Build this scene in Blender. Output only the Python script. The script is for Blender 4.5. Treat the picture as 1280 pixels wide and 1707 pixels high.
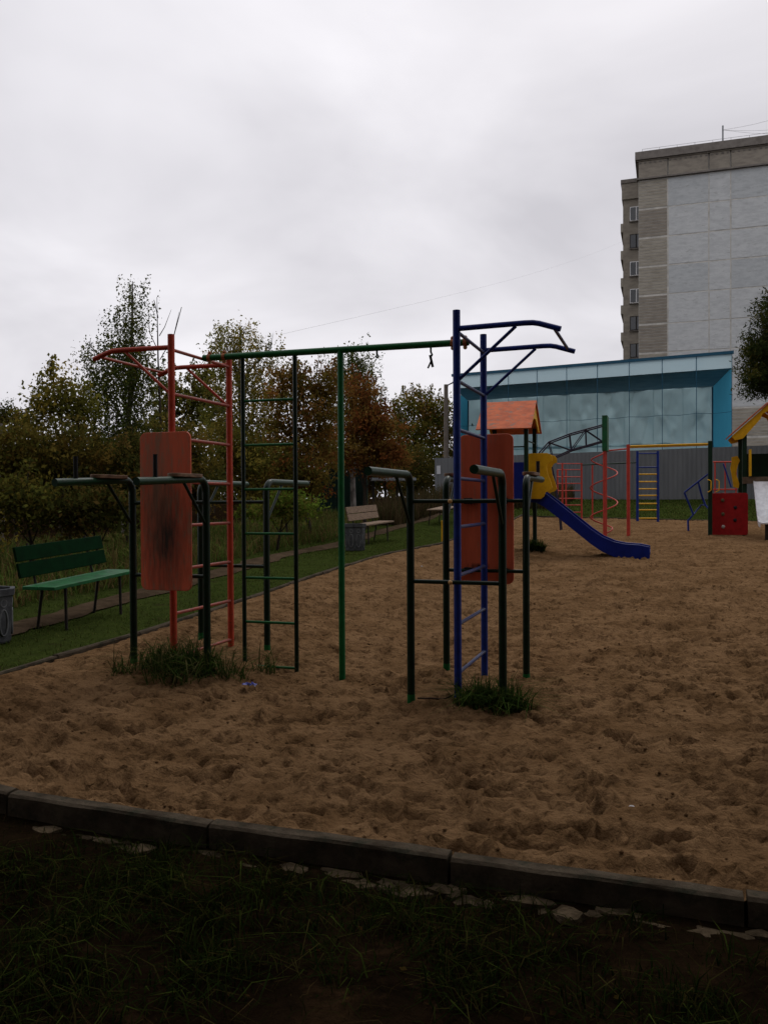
import bpy, math, random
import numpy as np
from mathutils import Matrix, Vector

random.seed(7)
RNG = np.random.default_rng(11)
for o in list(bpy.data.objects):
    bpy.data.objects.remove(o)
SC = bpy.context.scene
COL = SC.collection
R = math.radians

# ------------------------------------------------------------------ camera
F_PX, CX, CY, CAMZ = 1400.0, 640.0, 853.5, 1.5
PITCH, ROLL = R(0.757), R(-0.3)
cam_d = bpy.data.cameras.new('camera')
cam = bpy.data.objects.new('camera', cam_d)
COL.objects.link(cam)
cam_d.sensor_fit = 'VERTICAL'
cam_d.sensor_height = 36.0
cam_d.lens = F_PX / 1707.0 * 36.0
cam_d.clip_start = 0.05
cam_d.clip_end = 2000
CAM_R = Matrix.Rotation(math.pi / 2 - PITCH, 3, 'X') @ Matrix.Rotation(ROLL, 3, 'Z')
cam.matrix_world = Matrix.Translation((0, 0, CAMZ)) @ CAM_R.to_4x4()
SC.camera = cam

# ------------------------------------------------------------------ sky, sun, exposure
SUN_DIR = Vector((0.30, 0.72, 0.95)).normalized()
world = bpy.data.worlds.new('World')
SC.world = world
world.use_nodes = True
wt = world.node_tree
for n in list(wt.nodes):
    wt.nodes.remove(n)
def wn(t, **k):
    n = wt.nodes.new(t)
    for a, b in k.items():
        setattr(n, a, b)
    return n
w_out = wn('ShaderNodeOutputWorld')
w_bg = wn('ShaderNodeBackground')
w_bg.inputs['Strength'].default_value = 0.1
w_sky = wn('ShaderNodeTexSky', sky_type='NISHITA', sun_disc=False)
w_sky.sun_elevation = math.asin(SUN_DIR.z)
w_sky.sun_rotation = math.atan2(SUN_DIR.x, SUN_DIR.y)
w_sky.dust_density = 4.0
w_tc = wn('ShaderNodeTexCoord')
w_sep = wn('ShaderNodeSeparateXYZ')
wt.links.new(w_tc.outputs['Generated'], w_sep.inputs[0])
w_max = wn('ShaderNodeMath', operation='MAXIMUM'); w_max.inputs[1].default_value = 0.0
wt.links.new(w_sep.outputs['Z'], w_max.inputs[0])
w_add = wn('ShaderNodeMath', operation='ADD'); w_add.inputs[1].default_value = 0.32
wt.links.new(w_max.outputs[0], w_add.inputs[0])
w_dx = wn('ShaderNodeMath', operation='DIVIDE'); w_dy = wn('ShaderNodeMath', operation='DIVIDE')
wt.links.new(w_sep.outputs['X'], w_dx.inputs[0]); wt.links.new(w_add.outputs[0], w_dx.inputs[1])
wt.links.new(w_sep.outputs['Y'], w_dy.inputs[0]); wt.links.new(w_add.outputs[0], w_dy.inputs[1])
w_cmb = wn('ShaderNodeCombineXYZ')
wt.links.new(w_dx.outputs[0], w_cmb.inputs[0]); wt.links.new(w_dy.outputs[0], w_cmb.inputs[1])
w_cmb.inputs[2].default_value = 3.7
w_n1 = wn('ShaderNodeTexNoise'); w_n1.inputs['Scale'].default_value = 1.5
w_n1.inputs['Detail'].default_value = 5.0; w_n1.inputs['Roughness'].default_value = 0.5
w_n1.inputs['Distortion'].default_value = 0.35
wt.links.new(w_cmb.outputs[0], w_n1.inputs['Vector'])
w_rp = wn('ShaderNodeValToRGB')
w_rp.color_ramp.elements[0].position = 0.30; w_rp.color_ramp.elements[0].color = (0.62, 0.61, 0.635, 1)
w_rp.color_ramp.elements[1].position = 0.68; w_rp.color_ramp.elements[1].color = (0.95, 0.935, 0.95, 1)
wt.links.new(w_n1.outputs['Fac'], w_rp.inputs['Fac'])
w_mul = wn('ShaderNodeMix', data_type='RGBA', blend_type='MULTIPLY')
w_mul.inputs['Factor'].default_value = 1.0
wt.links.new(w_rp.outputs['Color'], w_mul.inputs['A'])
w_mul.inputs['B'].default_value = (10.0, 9.95, 10.25, 1)
w_mix = wn('ShaderNodeMix', data_type='RGBA'); w_mix.inputs['Factor'].default_value = 0.97
wt.links.new(w_sky.outputs[0], w_mix.inputs['A']); wt.links.new(w_mul.outputs['Result'], w_mix.inputs['B'])
wt.links.new(w_mix.outputs['Result'], w_bg.inputs['Color'])
wt.links.new(w_bg.outputs[0], w_out.inputs['Surface'])

sun_d = bpy.data.lights.new('sun', 'SUN')
sun_d.energy = 0.7
sun_d.angle = R(18)
sun_d.color = (1.0, 0.95, 0.88)
sun = bpy.data.objects.new('sun', sun_d)
COL.objects.link(sun)
sun.rotation_euler = (-SUN_DIR).to_track_quat('-Z', 'Y').to_euler()

SC.view_settings.view_transform = 'Standard'
SC.view_settings.look = 'None'
SC.view_settings.exposure = 0.0
SC.view_settings.gamma = 1.0
SC.view_settings.use_curve_mapping = False

# ------------------------------------------------------------------ numeric helpers
TH = R(18.6)
U2 = np.array((math.sin(TH), math.cos(TH)))      # away from the near kerb
V2 = np.array((math.cos(TH), -math.sin(TH)))     # along the near kerb
K0 = np.array((-3.47, 4.75))                     # corner of the sandpit

def W(px, py, d):
    v = CAM_R @ Vector(((px - CX) / F_PX, (CY - py) / F_PX, -1.0))
    s = d / v.y
    return np.array((v.x * s, d, CAMZ + v.z * s))

def pq(x, y):
    dx, dy = x - K0[0], y - K0[1]
    return dx * V2[0] + dy * V2[1], dx * U2[0] + dy * U2[1]

def xy(p, q):
    return K0[0] + p * V2[0] + q * U2[0], K0[1] + p * V2[1] + q * U2[1]

GY = [-400, 7, 10, 15, 21, 27, 31, 36, 60, 800]
GZ = [0, 0, .13, .42, .6, .80, 1.1, 1.5, 1.7, 3.0]
HY = [-50, 3, 4.5, 6.4, 8, 11.5, 15, 18.7, 900]
HZ = [.05, .05, .10, .20, .18, .18, .12, 0, 0]
def g(x, y):
    x = np.asarray(x, float); y = np.asarray(y, float)
    p, q = pq(x, y)
    t = np.clip(1 - p / 2.6, 0, 1.0)
    t = t * t * (3 - 2 * t)
    b = 0
    for dy in (-.8, 0, .8):
        b = b + np.interp(y + dy, GY, GZ) / 3
    return b + np.interp(y, HY, HZ) * t

def gz(x, y):
    return float(g(x, y))

def ground_at(px, py, dz=0.0):
    lo, hi = 1.5, 200.0
    d = lo
    while d < hi:
        P = W(px, py, d)
        if P[2] <= gz(P[0], P[1]) + dz:
            return P
        d *= 1.01
    return W(px, py, 60)

def _hash(ix, iy, s):
    h = (ix.astype(np.int64) * 374761393 + iy.astype(np.int64) * 668265263 + s * 1442695041) & 0x7fffffff
    h = (h ^ (h >> 13)) * 1274126177 & 0x7fffffff
    return ((h ^ (h >> 16)) & 0xffff) / 65535.0
def vnoise(x, y, s=0):
    ix = np.floor(x); iy = np.floor(y)
    fx = x - ix; fy = y - iy
    fx = fx * fx * (3 - 2 * fx); fy = fy * fy * (3 - 2 * fy)
    a = _hash(ix, iy, s); b = _hash(ix + 1, iy, s); c = _hash(ix, iy + 1, s); d = _hash(ix + 1, iy + 1, s)
    return (a * (1 - fx) + b * fx) * (1 - fy) + (c * (1 - fx) + d * fx) * fy
def fbm(x, y, o=4, s=0):
    r = 0; a = .5; t = 0
    for i in range(o):
        r = r + a * (vnoise(x, y, s + i * 17) - .5); t += a
        x = x * 2.03; y = y * 2.03; a *= .5
    return r / t

# ------------------------------------------------------------------ materials
def mat(name, c1, c2=None, rough=.6, scale=8.0, detail=5.0, lo=.4, hi=.65, bump=0.0, bscale=None, metal=0.0,
        stretch=(1, 1, 1), spec=.22, c3=None, scale3=40.0, lo3=.62, hi3=.7, sheen=0.0):
    m = bpy.data.materials.new(name)
    m.use_nodes = True
    nt = m.node_tree
    b = nt.nodes['Principled BSDF']
    b.inputs['Roughness'].default_value = rough
    b.inputs['Metallic'].default_value = metal
    b.inputs['Specular IOR Level'].default_value = spec
    b.inputs['Base Color'].default_value = (*c1, 1)
    tc = nt.nodes.new('ShaderNodeTexCoord')
    mp = nt.nodes.new('ShaderNodeMapping'); mp.inputs['Scale'].default_value = stretch
    nt.links.new(tc.outputs['Object'], mp.inputs['Vector'])
    col = None
    if c2 is not None:
        n = nt.nodes.new('ShaderNodeTexNoise'); n.inputs['Scale'].default_value = scale
        n.inputs['Detail'].default_value = detail; n.inputs['Roughness'].default_value = .62
        nt.links.new(mp.outputs[0], n.inputs['Vector'])
        r = nt.nodes.new('ShaderNodeValToRGB')
        r.color_ramp.elements[0].position = lo; r.color_ramp.elements[0].color = (*c1, 1)
        r.color_ramp.elements[1].position = hi; r.color_ramp.elements[1].color = (*c2, 1)
        nt.links.new(n.outputs['Fac'], r.inputs['Fac'])
        col = r.outputs['Color']
        if c3 is not None:
            n3 = nt.nodes.new('ShaderNodeTexNoise'); n3.inputs['Scale'].default_value = scale3
            n3.inputs['Detail'].default_value = 6; n3.inputs['Roughness'].default_value = .7
            nt.links.new(mp.outputs[0], n3.inputs['Vector'])
            r3 = nt.nodes.new('ShaderNodeValToRGB')
            r3.color_ramp.elements[0].position = lo3; r3.color_ramp.elements[0].color = (0, 0, 0, 1)
            r3.color_ramp.elements[1].position = hi3; r3.color_ramp.elements[1].color = (1, 1, 1, 1)
            nt.links.new(n3.outputs['Fac'], r3.inputs['Fac'])
            mx = nt.nodes.new('ShaderNodeMix'); mx.data_type = 'RGBA'
            nt.links.new(r3.outputs['Color'], mx.inputs['Factor'])
            nt.links.new(col, mx.inputs['A']); mx.inputs['B'].default_value = (*c3, 1)
            col = mx.outputs['Result']
        nt.links.new(col, b.inputs['Base Color'])
    if bump > 0:
        nb = nt.nodes.new('ShaderNodeTexNoise'); nb.inputs['Scale'].default_value = bscale or scale * 3
        nb.inputs['Detail'].default_value = 8
        nb.inputs['Roughness'].default_value = .65
        nt.links.new(mp.outputs[0], nb.inputs['Vector'])
        bp = nt.nodes.new('ShaderNodeBump'); bp.inputs['Strength'].default_value = 1.0
        bp.inputs['Distance'].default_value = bump
        nt.links.new(nb.outputs['Fac'], bp.inputs['Height'])
        nt.links.new(bp.outputs[0], b.inputs['Normal'])
    return m

def leaf_mat(name, attr='tint', trans=.35, rough=.6):
    m = bpy.data.materials.new(name); m.use_nodes = True
    nt = m.node_tree; b = nt.nodes['Principled BSDF']
    a = nt.nodes.new('ShaderNodeAttribute'); a.attribute_name = attr
    nt.links.new(a.outputs['Color'], b.inputs['Base Color'])
    b.inputs['Roughness'].default_value = rough
    b.inputs['Specular IOR Level'].default_value = 0.0
    t = nt.nodes.new('ShaderNodeBsdfTranslucent')
    nt.links.new(a.outputs['Color'], t.inputs['Color'])
    mx = nt.nodes.new('ShaderNodeMixShader'); mx.inputs['Fac'].default_value = trans
    nt.links.new(b.outputs[0], mx.inputs[1]); nt.links.new(t.outputs[0], mx.inputs[2])
    out = nt.nodes['Material Output']
    nt.links.new(mx.outputs[0], out.inputs['Surface'])
    return m

def tarp_mat(name, c1, c2, trans=.5):
    m = mat(name, c1, c2, rough=.9, scale=.9, lo=.3, hi=.75, spec=0)
    nt = m.node_tree; b = nt.nodes['Principled BSDF']
    t = nt.nodes.new('ShaderNodeBsdfTranslucent'); t.inputs['Color'].default_value = (*[(a + e) / 2 for a, e in zip(c1, c2)], 1)
    mx = nt.nodes.new('ShaderNodeMixShader'); mx.inputs['Fac'].default_value = trans
    nt.links.new(b.outputs[0], mx.inputs[1]); nt.links.new(t.outputs[0], mx.inputs[2])
    nt.links.new(mx.outputs[0], nt.nodes['Material Output'].inputs['Surface'])
    return m

M = {}
M['orange'] = mat('orange_red_paint', (.46, .052, .020), (.36, .040, .016), rough=.5, scale=14, c3=(.10, .035, .02), scale3=38, lo3=.61, hi3=.66)
M['blue'] = mat('blue_paint', (.006, .026, .20), (.004, .017, .14), rough=.48, scale=14, c3=(.05, .04, .04), scale3=38, lo3=.62, hi3=.67)
M['blue_rung'] = mat('worn_blue_paint', (.012, .03, .14), (.05, .055, .075), rough=.4, scale=30)
M['orange_rung'] = mat('worn_orange_paint', (.34, .055, .03), (.22, .06, .045), rough=.42, scale=30)
M['dgreen'] = mat('dark_green_paint', (.003, .017, .006), (.002, .010, .004), rough=.38, scale=16, c3=(.02, .018, .012), scale3=50, lo3=.68, hi3=.72)
M['green'] = mat('bright_green_paint', (.004, .115, .026), (.003, .085, .020), rough=.45, scale=16, c3=(.02, .03, .02), scale3=55, lo3=.68, hi3=.72)
M['handle'] = mat('rubbed_green_paint', (.004, .036, .014), (.003, .022, .008), rough=.40, scale=18, c3=(.03, .04, .03), scale3=50, lo3=.66, hi3=.72)
M['black'] = mat('black_rubber', (.006, .006, .006), (.010, .010, .010), rough=.7, scale=30)
M['clamp'] = mat('rusty_orange_clamp', (.42, .16, .05), (.25, .07, .03), rough=.5, scale=40)
M['yellow_cap'] = mat('yellow_plastic_cap', (.60, .36, .14), (.5, .28, .1), rough=.45, scale=30)
M['pad'] = mat('worn_wood_pad', (.20, .12, .07), (.09, .05, .03), rough=.7, scale=10, stretch=(1, 1, 4))
M['concrete'] = mat('kerb_concrete', (.084, .066, .046), (.036, .027, .018), spec=.04, rough=.9, scale=6, bump=.006, bscale=60, c3=(.030, .030, .020), scale3=9, lo3=.50, hi3=.66)
M['footing'] = mat('pale_footing_concrete', (.100, .074, .046), (.030, .022, .013), spec=.04, rough=.95, scale=7, bump=.012, bscale=30)
M['bin'] = mat('bin_concrete', (.095, .10, .104), (.055, .057, .06), spec=.04, rough=.9, scale=9, bump=.004, bscale=50)
M['bin_mould'] = mat('bin_ornament_concrete', (.16, .165, .165), (.09, .094, .098), rough=.9, scale=9)
M['bench_green'] = mat('bench_green_paint', (.008, .12, .032), (.006, .07, .020), rough=.5, scale=9, stretch=(1, 1, 1), c3=(.03, .05, .03), scale3=30, lo3=.6, hi3=.7)
M['bench_back'] = mat('bench_back_green_paint', (.002, .022, .006), (.0015, .014, .004), rough=.7, scale=9, spec=.03)
M['bench_wood'] = mat('grey_bench_wood', (.26, .185, .125), (.13, .09, .06), rough=.85, scale=7, stretch=(6, 1, 6), bump=.004, bscale=20)
M['iron'] = mat('dark_iron', (.014, .013, .012), (.030, .022, .016), rough=.6, scale=20)
M['paper'] = mat('white_paper', (.55, .56, .58), (.45, .46, .48), rough=.9, scale=20)
M['roof_orange'] = mat('orange_roof_ply', (.68, .17, .065), (.48, .11, .045), rough=.6, scale=5, stretch=(1, 1, 3), c3=(.30, .19, .14), scale3=6, lo3=.53, hi3=.66)
M['yellow'] = mat('yellow_paint', (.72, .40, .012), (.60, .32, .01), rough=.5, scale=8)
M['red'] = mat('red_paint', (.34, .011, .013), (.25, .009, .010), rough=.5, scale=8)
M['tred'] = mat('tube_red_paint', (.50, .055, .035), (.38, .04, .03), rough=.5, scale=12)
M['slide'] = mat('blue_slide_plastic', (.004, .015, .17), (.003, .011, .12), rough=.42, scale=5)
M['slide_in'] = mat('blue_slide_worn_inside', (.020, .040, .20), (.09, .075, .09), rough=.5, scale=9, stretch=(.5, 6, 2), lo=.5, hi=.72)
M['tgreen'] = mat('play_tower_green', (.007, .028, .014), (.005, .018, .010), rough=.5, scale=10)
M['plate_green'] = mat('green_board_paint', (.014, .12, .045), (.02, .07, .03), rough=.6, scale=14)
M['dviolet'] = mat('dark_violet_tube', (.022, .018, .045), (.03, .02, .03), rough=.5, scale=12)
M['steel'] = mat('bright_sheet_steel', (.80, .81, .83), (.58, .59, .61), rough=.35, scale=6, metal=.25)
M['deck'] = mat('deck_wood', (.13, .09, .06), (.08, .055, .035), rough=.8, scale=8)
M['hold_a'] = mat('olive_climbing_hold', (.10, .08, .04), rough=.6)
M['hold_b'] = mat('dark_climbing_hold', (.012, .012, .014), rough=.6)
M['hold_c'] = mat('pale_climbing_hold', (.40, .36, .33), rough=.6)
M['fence'] = mat('grey_corrugated_steel', (.150, .156, .162), (.115, .121, .127), rough=.6, scale=1.2, stretch=(1, 1, .2))
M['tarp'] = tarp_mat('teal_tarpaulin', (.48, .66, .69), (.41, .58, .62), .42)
M['tarp_top'] = tarp_mat('pale_teal_tarpaulin', (.50, .62, .65), (.42, .55, .60), .5)
M['tarp_side'] = tarp_mat('bright_blue_tarpaulin', (.075, .37, .53), (.055, .30, .46), .45)
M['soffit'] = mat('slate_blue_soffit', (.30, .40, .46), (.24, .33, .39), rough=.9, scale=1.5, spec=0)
M['trim'] = mat('blue_edge_trim', (.02, .10, .17), (.015, .08, .14), rough=.5, scale=3)
M['pan_grey'] = mat('painted_grey_panel', (.55, .565, .56), (.46, .475, .475), rough=.95, scale=1.1, detail=8, stretch=(1, 1, 3), bump=.02, bscale=6, c3=(.36, .37, .36), scale3=1.7, lo3=.56, hi3=.72)
M['pan_grey2'] = mat('darker_grey_panel', (.48, .50, .50), (.41, .43, .435), rough=.95, scale=1.1, detail=8, stretch=(1, 1, 3), bump=.02, bscale=6, c3=(.34, .35, .345), scale3=1.7, lo3=.54, hi3=.7)
M['pan_beige'] = mat('beige_ribbed_panel', (.35, .32, .265), (.26, .235, .19), rough=.95, scale=1.2, detail=8, stretch=(1, 1, 3))
M['pan_brown'] = mat('brown_ribbed_panel', (.28, .25, .205), (.205, .18, .15), rough=.95, scale=1.2, detail=8, stretch=(1, 1, 3))
M['parapet'] = mat('parapet_concrete', (.20, .18, .16), (.14, .125, .11), rough=.95, scale=2)
M['joint'] = mat('joint_mortar', (.56, .54, .49), (.40, .385, .35), rough=.95, scale=1.5, detail=6)
M['wframe'] = mat('white_window_frame', (.7, .7, .7), rough=.5)
M['pane'] = mat('window_pane_glass', (.03, .035, .04), (.05, .055, .06), rough=.08, scale=.5, spec=.6)
M['galv'] = mat('galvanised_steel', (.30, .31, .32), (.22, .23, .24), rough=.5, metal=.3)
M['pole'] = mat('weathered_pole', (.17, .145, .12), (.12, .10, .085), rough=.9, scale=5)
M['wire'] = mat('wire_black', (.30, .30, .31), rough=.6)
M['bark'] = mat('dark_bark', (.045, .035, .026), (.025, .019, .014), rough=.95, scale=12)
M['birch'] = mat('birch_bark', (.22, .20, .18), (.04, .034, .03), rough=.9, scale=5, stretch=(1, 1, .5))
M['garage'] = mat('dark_green_sheet', (.008, .028, .022), (.006, .02, .016), rough=.5, scale=2)
M['slab'] = mat('pale_blue_slab', (.30, .33, .36), (.22, .24, .27), rough=.7, scale=4)
M['litter'] = mat('crumpled_blue_wrapper', (.04, .055, .32), (.45, .48, .60), rough=.35, scale=16, lo=.5, hi=.6)
M['scrap'] = mat('white_scrap', (.6, .6, .6), rough=.9)
M['twig'] = mat('brown_twig', (.035, .022, .014), rough=.9)
M['leaf'] = leaf_mat('foliage')
M['grass'] = leaf_mat('grass_blades', trans=.3)
M['sand'] = mat('damp_sand', (.226, .134, .067), (.152, .087, .041), rough=.95, scale=2.3, detail=9, lo=.40, hi=.62, bump=.034, bscale=34,
                c3=(.066, .036, .016), scale3=15, lo3=.50, hi3=.68, spec=0)
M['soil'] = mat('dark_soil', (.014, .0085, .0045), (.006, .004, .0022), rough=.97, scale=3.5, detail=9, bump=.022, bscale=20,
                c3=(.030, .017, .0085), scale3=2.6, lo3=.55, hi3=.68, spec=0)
M['path'] = mat('trodden_path', (.080, .056, .036), (.042, .030, .019), rough=.97, scale=4, detail=8, bump=.012, bscale=25, spec=0)
M['blockwall'] = mat('brick_red_dark', (.16, .12, .10), (.12, .09, .075), rough=.95, scale=3)

def board_mat(name, stain, smears):
    """worn painted plywood; coordinates are metres from the board's own middle (x along width, z up)"""
    m = mat(name, (.66, .130, .060), (.54, .100, .048), rough=.6, scale=5, stretch=(3, 3, .5), detail=8,
            c3=(.34, .17, .10), scale3=9, lo3=.50 if stain else .58, hi3=.64 if stain else .74)
    nt = m.node_tree; b = nt.nodes['Principled BSDF']
    src = b.inputs['Base Color'].links[0].from_socket
    tc = nt.nodes.new('ShaderNodeTexCoord')
    def blob(cx, cz, rx, rz, col, src, soft=.75, amt=1.0, nscale=14):
        mp = nt.nodes.new('ShaderNodeMapping'); mp.vector_type = 'POINT'
        mp.inputs['Location'].default_value = (-cx / rx, 0, -cz / rz)
        mp.inputs['Scale'].default_value = (1 / rx, 0, 1 / rz)
        nt.links.new(tc.outputs['Object'], mp.inputs['Vector'])
        ln = nt.nodes.new('ShaderNodeVectorMath'); ln.operation = 'LENGTH'
        nt.links.new(mp.outputs[0], ln.inputs[0])
        ns = nt.nodes.new('ShaderNodeTexNoise'); ns.inputs['Scale'].default_value = nscale; ns.inputs['Detail'].default_value = 6
        ms = nt.nodes.new('ShaderNodeMapping'); ms.inputs['Scale'].default_value = (3, 1, .5)
        nt.links.new(tc.outputs['Object'], ms.inputs['Vector']); nt.links.new(ms.outputs[0], ns.inputs['Vector'])
        ad = nt.nodes.new('ShaderNodeMath'); ad.operation = 'MULTIPLY_ADD'
        nt.links.new(ns.outputs['Fac'], ad.inputs[0]); ad.inputs[1].default_value = 1.1
        nt.links.new(ln.outputs['Value'], ad.inputs[2])
        rp = nt.nodes.new('ShaderNodeValToRGB')
        rp.color_ramp.elements[0].position = 0; rp.color_ramp.elements[0].color = (0, 0, 0, 1)
        rp.color_ramp.elements[1].position = 1; rp.color_ramp.elements[1].color = (1, 1, 1, 1)
        mr = nt.nodes.new('ShaderNodeMapRange'); mr.inputs['From Min'].default_value = .55
        mr.inputs['From Max'].default_value = .55 + 2 * soft
        mr.inputs['To Min'].default_value = amt; mr.inputs['To Max'].default_value = 0
        nt.links.new(ad.outputs[0], mr.inputs['Value'])
        mx = nt.nodes.new('ShaderNodeMix'); mx.data_type = 'RGBA'
        nt.links.new(mr.outputs[0], mx.inputs['Factor']); nt.links.new(src, mx.inputs['A'])
        mx.inputs['B'].default_value = (*col, 1)
        nt.nodes.remove(rp)
        return mx.outputs['Result']
    if stain:
        src = blob(-.07, .18, .15, .62, (.24, .145, .09), src, .55, .85)
        src = blob(.01, -.22, .20, .46, (.030, .020, .012), src, .62, 1.0)
    for (cx, cz, rx, rz) in smears:
        src = blob(cx, cz, rx, rz, (.010, .007, .006), src, .25, 1.0)
    nt.links.new(src, b.inputs['Base Color'])
    return m

# ------------------------------------------------------------------ mesh builder
ORG = {}
class MB:
    def __init__(s):
        s.v = []; s.f = []; s.sm = []
    def add(s, vs, fs, smooth=False):
        o = len(s.v)
        s.v.extend([tuple(map(float, a)) for a in vs])
        for f in fs:
            s.f.append(tuple(i + o for i in f)); s.sm.append(smooth)
        return s
    def tube(s, pts, r, n=10, caps=True):
        P = [np.array(p, float) for p in pts]
        k = len(P)
        rr = [r] * k if np.isscalar(r) else list(r)
        T = []
        for i in range(k):
            a = P[max(i - 1, 0)]; b = P[min(i + 1, k - 1)]
            t = b - a; T.append(t / (np.linalg.norm(t) + 1e-9))
        t0 = T[0]
        ref = np.array((0, 0, 1.0)) if abs(t0[2]) < .9 else np.array((1.0, 0, 0))
        nrm = np.cross(t0, ref); nrm /= np.linalg.norm(nrm)
        vs = []
        for i in range(k):
            t = T[i]
            nrm = nrm - t * np.dot(nrm, t); nrm /= (np.linalg.norm(nrm) + 1e-9)
            bn = np.cross(t, nrm)
            for j in range(n):
                a = 2 * math.pi * j / n
                vs.append(P[i] + (nrm * math.cos(a) + bn * math.sin(a)) * rr[i])
        fs = []
        for i in range(k - 1):
            for j in range(n):
                j2 = (j + 1) % n
                fs.append((i * n + j, i * n + j2, (i + 1) * n + j2, (i + 1) * n + j))
        s.add(vs, fs, True)
        if caps:
            s.add(vs[:n], [tuple(range(n - 1, -1, -1))])
            s.add(vs[-n:], [tuple(range(n))])
        return s
    def box(s, c, size, ex=(1, 0, 0), ey=(0, 1, 0), ez=(0, 0, 1)):
        c = np.array(c, float); ex, ey, ez = [np.array(e, float) for e in (ex, ey, ez)]
        h = np.array(size, float) / 2
        vs = [c + ex * h[0] * a + ey * h[1] * b + ez * h[2] * d for d in (-1, 1) for b in (-1, 1) for a in (-1, 1)]
        s.add(vs, [(0, 2, 3, 1), (4, 5, 7, 6), (0, 1, 5, 4), (2, 6, 7, 3), (0, 4, 6, 2), (1, 3, 7, 5)])
        return s
    def prism(s, outline, o, ex, ey, en, th):
        """2-D outline in (ex, ey), extruded th along en (from o)"""
        o = np.array(o, float); ex, ey, en = [np.array(e, float) for e in (ex, ey, en)]
        n = len(outline)
        a = [o + ex * x + ey * y for x, y in outline]
        b = [p + en * th for p in a]
        s.add(a + b, [tuple(range(n - 1, -1, -1)), tuple(range(n, 2 * n))] +
              [(i, (i + 1) % n, n + (i + 1) % n, n + i) for i in range(n)])
        return s
    def ball(s, c, r, n=10, m=7, sq=(1, 1, 1)):
        c = np.array(c, float); vs = []; fs = []
        for i in range(m + 1):
            t = math.pi * i / m
            for j in range(n):
                a = 2 * math.pi * j / n
                vs.append(c + r * np.array((math.sin(t) * math.cos(a) * sq[0], math.sin(t) * math.sin(a) * sq[1], math.cos(t) * sq[2])))
        for i in range(m):
            for j in range(n):
                fs.append((i * n + j, (i + 1) * n + j, (i + 1) * n + (j + 1) % n, i * n + (j + 1) % n))
        return s.add(vs, fs, True)
    def lathe(s, prof, c, n=16):
        c = np.array(c, float); vs = []; fs = []
        for r, z in prof:
            for j in range(n):
                a = 2 * math.pi * j / n
                vs.append(c + np.array((r * math.cos(a), r * math.sin(a), z)))
        for i in range(len(prof) - 1):
            for j in range(n):
                fs.append((i * n + j, i * n + (j + 1) % n, (i + 1) * n + (j + 1) % n, (i + 1) * n + j))
        return s.add(vs, fs, True)
    def mesh(s, name, origin=(0, 0, 0)):
        me = bpy.data.meshes.new(name)
        o = np.array(origin, float)
        me.from_pydata([tuple(np.array(v) - o) for v in s.v], [], s.f)
        me.polygons.foreach_set('use_smooth', s.sm)
        return me

def link(name, me, material, parent=None, bevel=0):
    ob = bpy.data.objects.new(name, me)
    COL.objects.link(ob)
    if material is not None and me is not None and not me.materials:
        me.materials.append(material)
    if parent is not None:
        ob.parent = parent
    if bevel:
        b = ob.modifiers.new('bevel', 'BEVEL'); b.width = bevel; b.segments = 2; b.limit_method = 'ANGLE'
    return ob

def tag(o, label, cat, group=None):
    o['label'] = label; o['category'] = cat
    if group:
        o['group'] = group
    return o

def thing(name, label, cat, loc, group=None):
    o = bpy.data.objects.new(name, None); COL.objects.link(o)
    o.location = tuple(map(float, loc)); o.empty_display_size = .1
    ORG[o] = np.array(loc, float)
    return tag(o, label, cat, group)

def part(root, name, mb, material, parent=None, bevel=0, label=None):
    ob = link(name, mb.mesh(name, ORG[root]), material, parent or root, bevel)
    if label:
        ob['label'] = label
    return ob

def solo(name, mb, material, label, cat, loc, group=None, bevel=0):
    ob = link(name, mb.mesh(name, loc), material, None, bevel)
    ob.location = tuple(map(float, loc))
    return tag(ob, label, cat, group)

def big_mesh(name, verts, faces, material, parent=None, loc=None, tint=None, smooth=False):
    """fast mesh from numpy: faces (n,3) or (n,4)"""
    me = bpy.data.meshes.new(name)
    verts = np.asarray(verts, np.float32); faces = np.asarray(faces, np.int32)
    if loc is not None:
        verts = verts - np.asarray(loc, np.float32)
    n, k = faces.shape
    me.vertices.add(len(verts)); me.vertices.foreach_set('co', verts.ravel())
    me.loops.add(n * k); me.loops.foreach_set('vertex_index', faces.ravel())
    me.polygons.add(n); me.polygons.foreach_set('loop_start', np.arange(n, dtype=np.int32) * k)
    try:
        me.polygons.foreach_set('loop_total', np.full(n, k, np.int32))
    except Exception:
        pass
    if smooth:
        me.polygons.foreach_set('use_smooth', np.ones(n, bool))
    me.update(calc_edges=True)
    if tint is not None:
        at = me.attributes.new('tint', 'FLOAT_COLOR', 'FACE')
        c = np.ones((n, 4), np.float32); c[:, :3] = tint
        at.data.foreach_set('color', c.ravel())
    ob = link(name, me, material, parent)
    if loc is not None and parent is None:
        ob.location = tuple(map(float, loc))
    return ob

def X3(a2):
    return np.array((a2[0], a2[1], 0.0))
U3, V3, Z3 = X3(U2), X3(V2), np.array((0, 0, 1.0))

# ================================================================== SETTING
def axis(segs):
    """segs: list of (start, end, first step, last step) -> coordinates"""
    out = []
    for a, b, s0, s1 in segs:
        x = a
        while x < b - 1e-6:
            out.append(x)
            t = (x - a) / (b - a)
            x += s0 + (s1 - s0) * t
    out.append(segs[-1][1])
    return np.array(sorted(set(np.round(out, 4))))

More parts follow.
